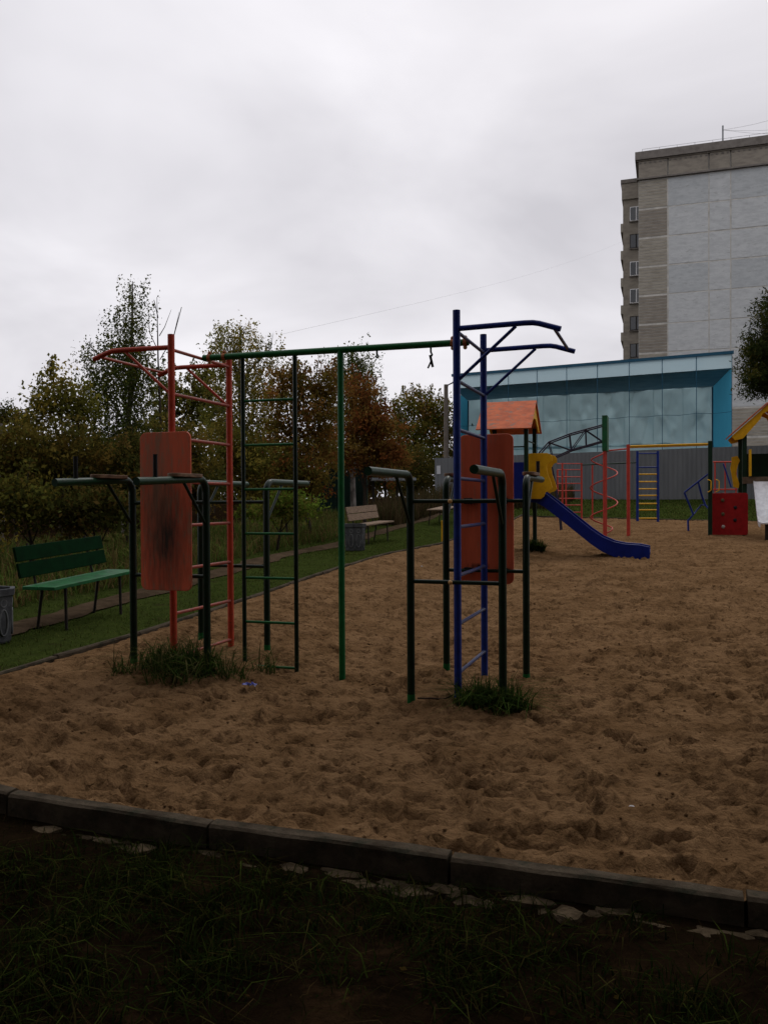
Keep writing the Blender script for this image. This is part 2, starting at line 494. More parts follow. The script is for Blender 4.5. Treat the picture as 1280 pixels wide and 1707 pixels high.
def grid_mesh(name, ps, qs, hfun, material, smooth=True):
    P, Q = np.meshgrid(ps, qs)
    X, Y = xy(P, Q)
    Z = hfun(X, Y, P, Q)
    v = np.stack([X.ravel(), Y.ravel(), Z.ravel()], 1)
    a = np.arange(len(qs) - 1)[:, None] * len(ps) + np.arange(len(ps) - 1)[None, :]
    a = a.ravel()
    f = np.stack([a, a + 1, a + 1 + len(ps), a + len(ps)], 1)
    ob = big_mesh(name, v, f, material, smooth=smooth)
    ob['kind'] = 'structure'
    return ob

# ---- ground: one sheet to the horizon, lower in front of the kerb, level with it on the lawn side
def ground_h(X, Y, P, Q):
    z = g(X, Y)
    inside = (P > .0) & (Q > .0) & (Q < 25.5)
    front = Q <= .0
    z = np.where(inside, z - .35, z)
    n = fbm(X * 1.7, Y * 1.7, 4, 3) * .10 + fbm(X * 7, Y * 7, 3, 9) * .035
    z = np.where(front, np.where(Y < 7, g(X, Y) - .085 + n * np.clip(-Q / .3, 0.15, 1), z - .02), z)
    z = np.where((~inside) & (~front), z - .03 + n * .35, z)
    return z
ps = axis([(-420, -40, 60, 20), (-40, -8, 2.5, .4), (-8, -.02, .25, .10), (-.02, .02, .04, .04), (.02, 6.0, .05, .05), (6.0, 12, .3, .6), (12, 60, 2, 6), (60, 420, 30, 60)])
qs = axis([(-400, -30, 60, 15), (-30, -3, 3, .2), (-3, -.02, .045, .03), (-.02, .02, .04, .04), (.02, 30, .2, .4), (30, 60, 1, 2), (60, 760, 20, 60)])
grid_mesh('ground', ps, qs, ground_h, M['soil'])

# ---- sand with footprints
sp = axis([(.0, 1.6, .05, .03), (1.6, 7.5, .024, .03), (7.5, 17, .06, .12)])
sq = axis([(.0, 4.0, .02, .024), (4.0, 10, .024, .05), (10, 25.5, .05, .12)])
SP, SQ = np.meshgrid(sp, sq)
SX, SY = xy(SP, SQ)
sand_dz = fbm(SX * .9, SY * .9, 3, 1) * .05 + fbm(SX * 6.5, SY * 6.5, 4, 5) * .034 + fbm(SX * 21, SY * 21, 3, 8) * .034
nd = 24000
dp = RNG.random(nd) * 17; dq = RNG.random(nd) ** 1.15 * 25.3
for i in range(nd):
    a = .022 + .040 * RNG.random() ** 2.2; b = a * (1.2 + 1.5 * RNG.random())
    dep = (.009 + .028 * RNG.random() ** 1.3) * (.8 + 7 * a)
    th = RNG.random() * math.pi
    i0, i1 = np.searchsorted(sp, (dp[i] - 2.2 * b, dp[i] + 2.2 * b)); j0, j1 = np.searchsorted(sq, (dq[i] - 2.2 * b, dq[i] + 2.2 * b))
    if i1 - i0 < 2 or j1 - j0 < 2:
        continue
    pp = sp[i0:i1][None, :] - dp[i]; qq = sq[j0:j1][:, None] - dq[i]
    r = np.sqrt(((pp * math.cos(th) + qq * math.sin(th)) / b) ** 2 + ((-pp * math.sin(th) + qq * math.cos(th)) / a) ** 2)
    sand_dz[j0:j1, i0:i1] += dep * (-np.clip(1 - r * r, 0, 1) ** .7 + .30 * np.exp(-((r - 1.2) / .28) ** 2))
for i in range(1900):                                 # footprints: heel and sole, pushed-up rim
    p0_, q0_ = RNG.random() * 13, RNG.random() ** 1.3 * 20
    th = RNG.random() * 6.283; cs_, sn_ = math.cos(th), math.sin(th); dep = .020 + .022 * RNG.random()
    i0, i1 = np.searchsorted(sp, (p0_ - .32, p0_ + .32)); j0, j1 = np.searchsorted(sq, (q0_ - .32, q0_ + .32))
    if i1 - i0 < 3 or j1 - j0 < 3:
        continue
    pp = sp[i0:i1][None, :] - p0_; qq = sq[j0:j1][:, None] - q0_
    la = pp * cs_ + qq * sn_; tr = -pp * sn_ + qq * cs_
    r1_ = np.sqrt(((la - .045) / .085) ** 2 + (tr / .048) ** 2); r2_ = np.sqrt(((la + .075) / .055) ** 2 + (tr / .040) ** 2)
    r = np.minimum(r1_, r2_)
    sand_dz[j0:j1, i0:i1] += dep * (-np.clip(1.15 - r * r, 0, 1) ** .5 + .5 * np.exp(-((r - 1.3) / .25) ** 2))
edge = np.clip(np.minimum(SP, SQ) / .25, 0, 1)
sand_dz = sand_dz * (.35 + .65 * edge)
# heaped mounds where grass grows round the feet of the frames
MOUNDS = []
def mound(x, y, r, h):
    MOUNDS.append((x, y, r, h))
mound(-1.62, 6.75, .62, .07); mound(.70, 6.10, .45, .06); mound(2.95, 16.7, .5, .05)
for mx_, my_, mr_, mh_ in MOUNDS:
    sand_dz += mh_ * np.exp(-((SX - mx_) ** 2 + (SY - my_) ** 2) / (mr_ * .6) ** 2)
def sand_z(x, y):
    p, q = pq(x, y)
    i = min(max(np.searchsorted(sp, p), 0), len(sp) - 1); j = min(max(np.searchsorted(sq, q), 0), len(sq) - 1)
    return gz(x, y) + float(sand_dz[j, i])
grid_mesh('sand', sp, sq, lambda X, Y, P, Q: g(X, Y) + sand_dz, M['sand'])

nc = 2600
cp_ = .3 + 8 * RNG.random(nc); cq_ = .1 + 9 * RNG.random(nc) ** 1.3
cx_, cy_ = xy(cp_, cq_); cz_ = np.array([sand_z(a, b) for a, b in zip(cx_, cy_)])
cr_ = .004 + .011 * RNG.random(nc) ** 3
oc_ = np.array([(1, 0, 0), (0, 1, 0), (-1, 0, 0), (0, -1, 0), (0, 0, .8), (0, 0, -.8)])
V_ = (np.stack([cx_, cy_, cz_ + cr_ * .3], 1)[:, None, :] + (oc_[None] * (.6 + .8 * RNG.random((nc, 6, 1)))) * cr_[:, None, None]).reshape(-1, 3)
of_ = np.array([(0, 1, 4), (1, 2, 4), (2, 3, 4), (3, 0, 4), (1, 0, 5), (2, 1, 5), (3, 2, 5), (0, 3, 5)])
cl_ = big_mesh('sand_clods', V_, (of_[None] + (np.arange(nc) * 6)[:, None, None]).reshape(-1, 3), M['sand'])
cl_['kind'] = 'stuff'; cl_['label'] = 'small clods and pebbles scattered over the sand'; cl_['category'] = 'clods'

# ---- trodden path behind the bench
pts = [(-.2, -1.35), (3, -1.4), (6, -1.5), (9, -1.65), (12, -1.95), (15, -2.3), (18, -2.6), (22, -2.9), (26, -3.0)]
pv = []; nq = 180; nw = 9
for i in range(nq):
    q = -.2 + 26 * i / (nq - 1)
    c = np.interp(q, [a for a, b in pts], [b for a, b in pts])
    for j in range(nw):
        w = .12 + .16 * float(vnoise(np.array(q * 1.7), np.array(j // 5 * 9.0), 4)) + .08 * float(vnoise(np.array(q * 7.0), np.array(j // 5 * 9.0), 9))
        p = c + (j / (nw - 1) - .5) * 2 * w
        x, y = xy(p, q)
        pv.append((x, y, gz(x, y) - .004 + .03 * (1 - (2 * j / (nw - 1) - 1) ** 2) + .010 * float(fbm(np.array(x * 5), np.array(y * 5), 2))))
a = (np.arange(nq - 1)[:, None] * nw + np.arange(nw - 1)[None, :]).ravel()
pth = big_mesh('path', np.array(pv), np.stack([a, a + 1, a + 1 + nw, a + nw], 1), M['path'], smooth=True)
pth['kind'] = 'structure'

M['turf'] = mat('green_turf', (.038, .052, .012), (.026, .036, .009), rough=1.0, scale=6, detail=8, bump=.02, bscale=30, c3=(.030, .026, .012), scale3=2.2, lo3=.58, hi3=.7, spec=0)
lawn_h = lambda X, Y, P, Q: g(X, Y) - .018 + fbm(X * 5, Y * 5, 3, 13) * .02
grid_mesh('lawn', axis([(-5.0, -.03, .2, .1)]), axis([(-.6, 26, .1, .25)]), lawn_h, M['turf'])
grid_mesh('grass_bank', axis([(-6.0, 18, .3, .3)]), axis([(25.62, 38, .3, .4)]), lawn_h, M['turf'])

# ---- kerbs: one stone after another
def kerb_line(label, start, direction, n, L, zfun, side_drop=.28, wid=.085):
    root = bpy.data.objects.new('kerb', None); COL.objects.link(root)
    root['kind'] = 'structure'; root['label'] = label
    x0, y0 = start
    root.location = (x0, y0, 0)
    me = None
    for i in range(n):
        a = np.array(start) + direction * (i * L); b = np.array(start) + direction * ((i + 1) * L)
        za, zb = zfun(*a), zfun(*b)
        if me is None:
            m = MB(); h = side_drop
            prof = [(-wid / 2, -h), (wid / 2, -h), (wid / 2, -.012), (wid / 2 - .014, 0), (-wid / 2 + .014, 0), (-wid / 2, -.012)]
            k = 7
            vs = []; fs = []
            for s_ in range(k):
                t = s_ / (k - 1) - .5
                for (w, z) in prof:
                    jx = (random.random() - .5) * .007; jz = (random.random() - .5) * .006
                    vs.append((t * (L - .014), w + jx, z + jz))
            np_ = len(prof)
            for s_ in range(k - 1):
                for j in range(np_):
                    fs.append((s_ * np_ + j, s_ * np_ + (j + 1) % np_, (s_ + 1) * np_ + (j + 1) % np_, (s_ + 1) * np_ + j))
            fs.append(tuple(range(np_ - 1, -1, -1))); fs.append(tuple(range((k - 1) * np_, k * np_)))
            m.add(vs, fs)
            me = m.mesh('kerb_stone')
        ob = link('kerb_stone', me, M['concrete'], root)
        c = (a + b) / 2
        ang = math.atan2(direction[1], direction[0]) + R(random.uniform(-.5, .5))
        ob.rotation_euler = (R(random.uniform(-1.5, 1.5)), -math.atan2(zb - za, L), ang)
        ob.location = (c[0] - x0, c[1] - y0, (za + zb) / 2 + random.uniform(-.006, .006))
    return root
near_top = lambda x, y: gz(x, y) + .025
k_near = kerb_line('concrete kerb between the dark verge and the sand', K0 - V2 * 1.7 + V2 * .0, V2, 14, 1.13, near_top)
kerb_line('thin concrete kerb between the lawn with benches and the sand', K0 + U2 * .06, U2, 23, 1.13, lambda x, y: gz(x, y) + .03, wid=.075)
kerb_line('concrete kerb along the grass bank below the grey fence', K0 + U2 * 25.55, V2, 15, 1.13, lambda x, y: gz(x, y) + .03)
# broken concrete footing spilled along the foot of the near kerb
def footing():
    m = MB()
    for i in range(95):
        p = -.6 + 7.6 * i / 94 + random.uniform(-.05, .05)
        dn = float(vnoise(np.array(p * 1.3), np.array(.5), 21))
        if dn < .30:
            continue
        rl, rw = random.uniform(.05, .13), random.uniform(.025, .06) * (.6 + dn)
        q = -.05 - rw - random.uniform(0, .05)
        x, y = xy(p, q); z = gz(x, y) - .090 + random.uniform(-.008, .014)
        n = 9; lo = []; hi = []
        for k in range(n):
            a = 2 * math.pi * k / n + random.uniform(-.2, .2); f = random.uniform(.72, 1.12)
            e = V3 * rl * math.cos(a) * f + U3 * rw * math.sin(a) * f
            c = np.array((x, y, z))
            lo.append(c + e * 1.15 - Z3 * .06); hi.append(c + e * .88 + Z3 * random.uniform(-.004, .010))
        top = np.array((x, y, z + .012))
        m.add(lo + hi + [top], [(k, (k + 1) % n, n + (k + 1) % n, n + k) for k in range(n)] + [(n + k, n + (k + 1) % n, 2 * n) for k in range(n)])
    ob = link('footing_rubble', m.mesh('footing_rubble', np.array(k_near.location)), M['footing'], k_near)
    ob['kind'] = 'stuff'
footing()

# ================================================================== grass
def blades(n, pos, h, w, cols, lean=.5, curl=.6, gain=1.0):
    """pos (n,3) roots -> curved two-segment blades (as quads, the tip pinched)"""
    az = RNG.random(n) * 2 * math.pi
    d = np.stack([np.cos(az), np.sin(az), np.zeros(n)], 1)
    s = np.stack([-np.sin(az), np.cos(az), np.zeros(n)], 1)
    h = h[:, None]; w = w[:, None]
    ln = (lean * RNG.random(n))[:, None]
    p1 = pos + d * h * ln * .35 + np.array((0, 0, 1)) * h * .55
    p2 = pos + d * h * ln * (1 + curl * RNG.random(n)[:, None]) + np.array((0, 0, 1)) * h * (1 - .35 * ln)
    V = np.stack([pos - s * w, pos + s * w, p1 - s * w * .8, p1 + s * w * .8, p2 - s * w * .12, p2 + s * w * .12], 1).reshape(-1, 3)
    b = np.arange(n) * 6
    Fq = np.concatenate([np.stack([b, b + 1, b + 3, b + 2], 1), np.stack([b + 2, b + 3, b + 5, b + 4], 1)])
    c = cols[RNG.integers(0, len(cols), n)] * (.6 + .8 * RNG.random(n))[:, None] * gain
    return V, Fq, np.concatenate([c, c])

def grass_stuff(name, label, n, pos, hr, wr, cols, lean=.6):
    h = hr[0] + (hr[1] - hr[0]) * RNG.random(n) ** 1.6
    w = wr[0] + (wr[1] - wr[0]) * RNG.random(n)
    V, Fq, C = blades(n, pos, h, w, np.array(cols), lean)
    ob = big_mesh(name, V, Fq, M['grass'], tint=C)
    ob['kind'] = 'stuff'; ob['label'] = label; ob['category'] = 'grass'
    return ob

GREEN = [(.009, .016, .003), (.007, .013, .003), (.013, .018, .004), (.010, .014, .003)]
DRY = [(.034, .023, .008), (.022, .017, .006), (.044, .030, .012)]
def scatter(n, p0, p1, q0, q1, keep=None, zfun=None, qpow=1.0):
    p = p0 + (p1 - p0) * RNG.random(n * 2); q = q0 + (q1 - q0) * RNG.random(n * 2) ** qpow
    if keep is not None:
        k = keep(p, q); p, q = p[k], q[k]
    p, q = p[:n], q[:n]
    x, y = xy(p, q)
    z = ground_h(x, y, p, q) if zfun is None else zfun(x, y, p, q)
    return np.stack([x, y, z - .004], 1)
def verge_keep(p, q):
    d = fbm(p * 1.1 + 5, q * 1.6, 3, 31) + .35 * fbm(p * 5, q * 5, 2, 41)
    return (d > .02 - .10 * (q > -.9)) & (RNG.random(len(p)) < .9)
CL = scatter(620, .3, 6.4, -2.7, -.16, verge_keep)
P_ = np.repeat(CL, 44, 0); r_ = .13 * RNG.random(len(P_)) ** .6; a_ = RNG.random(len(P_)) * 6.283
P_[:, 0] += r_ * np.cos(a_); P_[:, 1] += r_ * np.sin(a_)
pp_, qq_ = pq(P_[:, 0], P_[:, 1]); k_ = qq_ < -.07; P_ = P_[k_]
P_[:, 2] = ground_h(P_[:, 0], P_[:, 1], pp_[k_], qq_[k_]) - .005
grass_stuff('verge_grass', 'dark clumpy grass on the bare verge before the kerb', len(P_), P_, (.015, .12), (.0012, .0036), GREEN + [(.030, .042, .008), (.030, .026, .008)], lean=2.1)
P_ = scatter(9000, .3, 6.2, -2.6, -.10)
grass_stuff('verge_straw', 'thin dry stalks lying over the bare verge before the kerb', len(P_), P_, (.015, .07), (.0008, .002), DRY + GREEN, lean=2.4)
P_ = scatter(260, .3, 6.2, -2.6, -.12)
n_ = len(P_); a_ = RNG.random(n_) * 6.283; sz_ = (.006 + .012 * RNG.random(n_) ** 2)[:, None]
e1_ = np.stack([np.cos(a_), np.sin(a_), .5 * (RNG.random(n_) - .5)], 1); e2_ = np.stack([-np.sin(a_), np.cos(a_), .6 * (RNG.random(n_) - .5)], 1)
P_[:, 2] += .016
V_ = np.stack([P_ - e1_ * sz_, P_ + e2_ * sz_ * .6, P_ + e1_ * sz_, P_ - e2_ * sz_ * .6], 1).reshape(-1, 3)
b_ = np.arange(n_) * 4
fl_ = big_mesh('fallen_leaves', V_, np.stack([b_, b_ + 1, b_ + 2, b_ + 3], 1), M['grass'], tint=np.array([(.040, .022, .008), (.026, .014, .006), (.055, .036, .010)])[RNG.integers(0, 3, n_)])
fl_['kind'] = 'stuff'; fl_['label'] = 'small fallen leaves scattered over the bare verge'; fl_['category'] = 'leaves'
LAWN = [(.066, .098, .019), (.050, .080, .015), (.082, .108, .024), (.078, .086, .024)]
def lawn_keep(p, q):
    c = np.interp(q, [a for a, b in pts], [b for a, b in pts])
    return (np.abs(p - c) > .14 + .16 * RNG.random(len(p)))
P_ = scatter(90000, -4.5, -.05, -.5, 26, lawn_keep, qpow=1.2)
grass_stuff('lawn_grass', 'short green lawn between the kerb and the weeds', len(P_), P_, (.02, .065), (.0025, .006), LAWN, lean=1.0)
P_ = scatter(26000, -3.0, 17, 25.65, 36)
grass_stuff('bank_grass', 'short green grass on the bank below the grey fence', len(P_), P_, (.05, .12), (.010, .022), LAWN, lean=1.0)
WEED = [(.105, .125, .028), (.080, .110, .024), (.150, .115, .044), (.115, .080, .032), (.065, .115, .022)]
def weed_keep(p, q):
    c = np.interp(q, [a for a, b in pts], [b for a, b in pts])
    return (p < c - .45 - .5 * vnoise(q * .8, q * 0 + 2.0, 3))
P_ = scatter(44000, -7.5, -1.9, 0, 24, weed_keep)
grass_stuff('tall_weeds', 'tall drying weeds growing below the bushes', len(P_), P_, (.10, .48), (.005, .013), WEED, lean=1.1)
P_ = scatter(16000, -4.2, 1.0, 21, 34, lambda p, q: (p < -2.9) | (q > 28.5))
grass_stuff('brown_weeds', 'brown withered weeds in front of the dark green container', len(P_), P_, (.3, 1.0), (.007, .015), [(.085, .058, .030), (.06, .045, .022), (.05, .05, .02)], lean=.4)

def tuft(name, label, spots, hr, n, cols, wr=(.0025, .006)):
    """spots: (x, y, radius)"""
    P = []
    for (x, y, r) in spots:
        k = int(n * r * r / sum(s[2] ** 2 for s in spots))
        a = RNG.random(k) * 2 * math.pi; rr = r * RNG.random(k) ** .6
        xx = x + rr * np.cos(a); yy = y + rr * np.sin(a)
        zz = np.array([sand_z(u, v) for u, v in zip(xx, yy)])
        P.append(np.stack([xx, yy, zz - .006], 1))
    P = np.concatenate(P); k = len(P)
    h = hr[0] + (hr[1] - hr[0]) * RNG.random(k) ** 1.4
    w = wr[0] + (wr[1] - wr[0]) * RNG.random(k)
    V, Fq, C = blades(k, P, h, w, np.array(cols), 1.9, 1.0)
    loc = P.mean(0)
    ob = big_mesh(name, V, Fq, M['grass'], tint=C, loc=loc)
    tag(ob, label, 'grass tuft', 'grass tufts round the posts')
    return ob
TUFT = [(.028, .050, .010), (.020, .038, .008), (.042, .060, .014), (.090, .085, .032)]
tuft('grass_tuft', 'wide grass tuft round the feet of the orange wall bars', [(-1.58, 6.74, .24), (-1.80, 6.72, .20), (-1.42, 6.68, .20), (-2.05, 6.55, .10), (-1.2, 6.7, .12), (-1.0, 7.0, .10), (-1.62, 6.5, .22)], (.04, .30), 1150, TUFT)
tuft('grass_tuft', 'dark round grass tuft at the foot of the blue wall bars', [(.64, 6.04, .15), (.80, 6.0, .20), (.92, 5.95, .12)], (.03, .25), 800, TUFT[:3])
tuft('grass_tuft', 'small grass tuft at the post of the orange-roofed slide tower', [(2.99, 16.68, .20)], (.08, .30), 700, TUFT[:3], (.005, .010))

# ================================================================== WORKOUT FRAMES
O2 = np.array((-1.731, 6.885))
def L3(a, b, z, o=O2):
    c = o + a * V2 + b * U2
    return np.array((c[0], c[1], z))
BAR = .955
def wall_bars(name, label, o, armsign, mats, ztop):
    root = thing(name, label, 'wall bars', (*o, sand_z(*o)))
    for b in (0, BAR):
        c = L3(0, b, 0, o)
        part(root, 'post', MB().tube([(c[0], c[1], sand_z(c[0], c[1]) - .12), (c[0], c[1], ztop)], .0280, 14), mats[0])
    me = MB().tube([tuple(U3 * (BAR - .03) * t) for t in (0, .012, .03, .5, .97, .988, 1)], [.021, .018, .0138, .0138, .0138, .018, .021], 10).mesh('rung')
    for k in range(8):
        ob = link('rung', me, mats[1], root)
        p = L3(0, .015, .22 + .361 * k, o) - ORG[root]
        ob.location = tuple(p)
    armz = 2.765
    for b in (0, BAR):
        s = armsign; Lm = .755
        pts_ = [L3(s * t * Lm, b, armz + dz, o) for t, dz in ((.02, 0), (.4, .004), (.66, .006), (.74, .004), (.80, -.005), (1.0, -.055))]
        arm = part(root, 'pull_up_arm', MB().tube(pts_, .0205, 12), mats[0])
        part(root, 'brace', MB().tube([L3(s * .012, b, 2.385, o), L3(s * .58 * Lm, b, armz - .012, o)], .0125, 10), mats[0])
    part(root, 'end_bar', MB().tube([L3(armsign * .93 * .755, .01, armz - .035, o), L3(armsign * .93 * .755, BAR - .01, armz - .035, o)], .0125, 10), mats[1])
    return root
OB = O2 + V2 * 2.371 + U2 * .075
wb1 = wall_bars('wall_bars', 'orange-red steel wall bars with pull-up arms beside the worn red board', O2, -1, (M['orange'], M['orange_rung']), 2.87)
wb2 = wall_bars('wall_bars', 'blue steel wall bars with pull-up arms above the dark grass tuft', OB, 1, (M['blue'], M['blue_rung']), 2.90)

# green overhead beam with hanging ladder and fireman's pole
bA = L3(.016, BAR / 2, 2.752); bB = L3(-.016, BAR / 2, 2.752, OB)
beam = thing('overhead_beam', 'green overhead beam with ladder and climbing pole joining the two wall bars', 'climbing frame', (*(bA + (bB - bA) * .57)[:2], sand_z(*(bA + (bB - bA) * .57)[:2])))
part(beam, 'beam', MB().tube([bA, bB], .0270, 14), M['green'])
def on_beam(s, dz=0):
    q = bA + (bB - bA) * s
    return np.array((q[0], q[1], q[2] + dz))
s1, s2 = .160, .366
for s in (s1, s2):
    q = on_beam(s)
    part(beam, 'ladder_rail', MB().tube([(q[0], q[1], sand_z(q[0], q[1]) - .1), (q[0], q[1], q[2] - .015)], .0185, 12), M['dgreen'])
lq1, lq2 = on_beam(s1), on_beam(s2)
rmesh = MB().tube([(0, 0, 0), tuple((lq2 - lq1) * np.array((1, 1, 0)))], .0115, 10).mesh('ladder_rung')
for k in range(7):
    ob = link('rung', rmesh, M['handle'] if k else M['green'], beam)
    ob.location = tuple(np.array((lq1[0], lq1[1], .088 + .379 * k)) - ORG[beam])
q = on_beam(.540)
part(beam, 'climbing_pole', MB().tube([(q[0], q[1], sand_z(q[0], q[1]) - .1), (q[0], q[1], q[2] - .01)], .0265, 14), M['green'])
q = on_beam(.675); hk = MB().tube([q + (0, 0, -.02), q + (0, 0, -.05), q + (.012, -.01, -.075), q + (.0, -.01, -.085), q + (-.012, -.01, -.07)], .008, 8)
part(beam, 'hook', hk, M['dgreen'])
q = on_beam(.868)
hk = part(beam, 'hook', MB().tube([q + (0, 0, -.02), q + (0, 0, -.06), q + (.010, -.01, -.085), q + (.0, -.01, -.10)], .008, 8), M['dgreen'])
st = MB()
st.box(q + np.array((.004, -.01, -.135)), (.020, .005, .10), ex=(.97, 0, .22), ez=(-.22, 0, .97))
st.box(q + np.array((-.012, -.01, -.165)), (.014, .005, .06), ex=(.9, 0, -.42), ez=(.42, 0, .9))
part(beam, 'strap_end', st, M['iron'], hk)
for (end, sgn) in ((bA, 1), (bB, -1)):
    for t in (.06, .20) if sgn > 0 else (.03, .13):
        c = end + (bB - bA) / np.linalg.norm(bB - bA) * t * sgn
        cl = part(beam, 'clamp', MB().tube([c + V3 * -.014, c + V3 * .014], .033, 14), M['clamp'])
        part(beam, 'clamp_bolt', MB().ball(c + (0, 0, .038), .018), M['clamp'], cl)
        part(beam, 'clamp_bolt', MB().ball(c + (0, 0, -.040), .017), M['yellow_cap'], cl)

def rrect(w, h, r, n=6):
    pts_ = []
    for cx, cy, a0 in ((w / 2 - r, h / 2 - r, 0), (-w / 2 + r, h / 2 - r, 90), (-w / 2 + r, -h / 2 + r, 180), (w / 2 - r, -h / 2 + r, 270)):
        for i in range(n + 1):
            a = R(a0 + 90 * i / n); pts_.append((cx + r * math.cos(a), cy + r * math.sin(a)))
    return pts_

def dip_bars(name, label, o, board_side, boardmat, boardlabel):
    HW = .345; ZH = 1.680 if board_side == 0 else 1.692; LH = .93
    rows = [(-.055, -1), (BAR + .055, 1)]
    c0 = L3(0, -.055, 0, o)
    root = thing(name, label, 'dip bars', (c0[0], c0[1], sand_z(c0[0], c0[1])))
    for ri, (b, s) in enumerate(rows):
        front = s < 0
        for a in (-HW, HW):
            base = L3(a, b, 0, o); zb = sand_z(base[0], base[1])
            rr = .10
            pts_ = [(base[0], base[1], zb - .12), (base[0], base[1], ZH - rr)]
            for i in range(1, 7):
                t = R(90 * i / 6)
                pts_.append(tuple(L3(a, b + s * rr * (1 - math.cos(t)), ZH - rr + rr * math.sin(t), o)))
            part(root, 'upright', MB().tube(pts_, .0290, 14), M['dgreen'])
            ht = MB().tube([L3(a, b + s * rr * .9, ZH, o), L3(a, b + s * LH, ZH - (.035 if board_side == 0 and front else 0), o)], .0291, 14)
            part(root, 'handle', ht, M['handle'])
            part(root, 'brace', MB().tube([L3(a, b + s * .012, 1.32, o), L3(a, b + s * .34, ZH - .015, o)], .0125, 10), M['dgreen'])
            part(root, 'foot_sleeve', MB().tube([(base[0], base[1], zb - .05), (base[0], base[1], zb + .045 + .02 * random.random())], .0302, 14), M['green'])
            if ri == board_side:
                padm = MB()
                e2 = [(x * 1.0, y) for x, y in rrect(.40, .105, .05)]
                padm.prism(e2, L3(a, b + s * .30, ZH + (.009 if board_side == 0 else .022), o), U3, V3, Z3, .028)
                part(root, 'elbow_pad', padm, M['pad'], bevel=.004)
                gq = L3(a, b + s * .70, ZH, o)
                part(root, 'hand_grip', MB().tube([gq + (0, 0, -.02), gq + (0, 0, .165)], .0165, 12), M['black'])
        for z in (1.495, .90):
            part(root, 'cross_bar', MB().tube([L3(-HW, b, z, o), L3(HW, b, z, o)], .0160, 10), M['dgreen'])
            cb = MB().ball(L3(-.035, b - .022 if front else b + .0, z, o), .017)
            part(root, 'bolt_cap', cb, M['yellow_cap'] if name != 'x' else M['clamp'])
    b, s = rows[board_side]
    bc = L3(0.0, b + s * .030, 1.425, o)
    m = MB().prism(rrect(.47, 1.28, .055), (0, 0, 0), (1, 0, 0), (0, 0, 1), (0, 1, 0) if s > 0 else (0, -1, 0), .020)
    bo = link('back_board', m.mesh('back_board'), boardmat, root, .004)
    bo.location = tuple(bc - ORG[root]); bo.rotation_euler = (0, 0, math.atan2(V2[1], V2[0]))
    bo['label'] = boardlabel
    for z in (1.495, .90):
        for a in (-.15, .15):
            bk = MB().box(L3(a, b + s * .012, z, o), (.07, .05, .05), V3, U3)
            part(root, 'bracket', bk, M['black'], bevel=.004)
    return root, bo
bm1 = board_mat('worn_red_board', True, [(.0, .22, .022, .02), (.20, .30, .03, .02)])
bm2 = board_mat('red_board_back', False, [(-.10, .055, .16, .045), (.12, .085, .13, .04), (-.06, -.49, .20, .06), (.15, -.52, .10, .04)])
d1, bo1 = dip_bars('dip_bars', 'dark green dip bars with elbow pads and stained red board round the orange bars', O2, 0, bm1, 'worn red back board with a dark brown stain')
d2, bo2 = dip_bars('dip_bars', 'dark green dip bars with red back board round the blue bars', OB, 1, bm2, 'red back board with black smears')

# litter
P_ = W(416, 1166, 6.40); P_[2] = max(sand_z(P_[0] + a, P_[1] + b) for a in (-.06, 0, .06) for b in (-.15, -.08, 0))
m = MB(); vs = []; fs = []
for i in range(7):
    for j in range(5):
        vs.append((P_[0] - .055 + .11 * i / 6 + random.uniform(-.008, .008), P_[1] - .04 + .08 * j / 4, P_[2] + .012 + .03 * random.random()))
for i in range(6):
    for j in range(4):
        fs.append((i * 5 + j, i * 5 + j + 5, i * 5 + j + 6, i * 5 + j + 1))
m.add(vs, fs)
solo('wrapper', m, M['litter'], 'crumpled blue and white wrapper lying on the sand', 'litter', P_)
for px, py, lb_ in ((75, 1275, 'white paper scrap on the sand close to the near kerb'), (703, 946, 'tiny white scrap on the sand between dip bars and grassy kerb'), (1052, 1345, 'tiny white scrap on the open sand before the near kerb')):
    P_ = ground_at(px, py); P_[2] = sand_z(P_[0], P_[1])
    m = MB(); m.ball(P_ + (0, 0, .008), .012, 6, 4, (1.3, .8, .7))
    solo('paper_scrap', m, M['scrap'], lb_, 'litter', P_, 'white scraps on the sand')
P_ = np.array((.30, 6.20, 0)); P_[2] = sand_z(P_[0], P_[1])
tw = [(P_[0] - .06 + .26 * t, P_[1] - .01 * t, max(sand_z(P_[0] - .06 + .26 * t, P_[1]), P_[2]) + .02 + .01 * math.sin(6 * t)) for t in np.linspace(0, 1, 6)]
solo('twig', MB().tube(tw, .006, 6), M['twig'], 'dark bare twig lying on the sand beside a dip bar post', 'twig', P_)

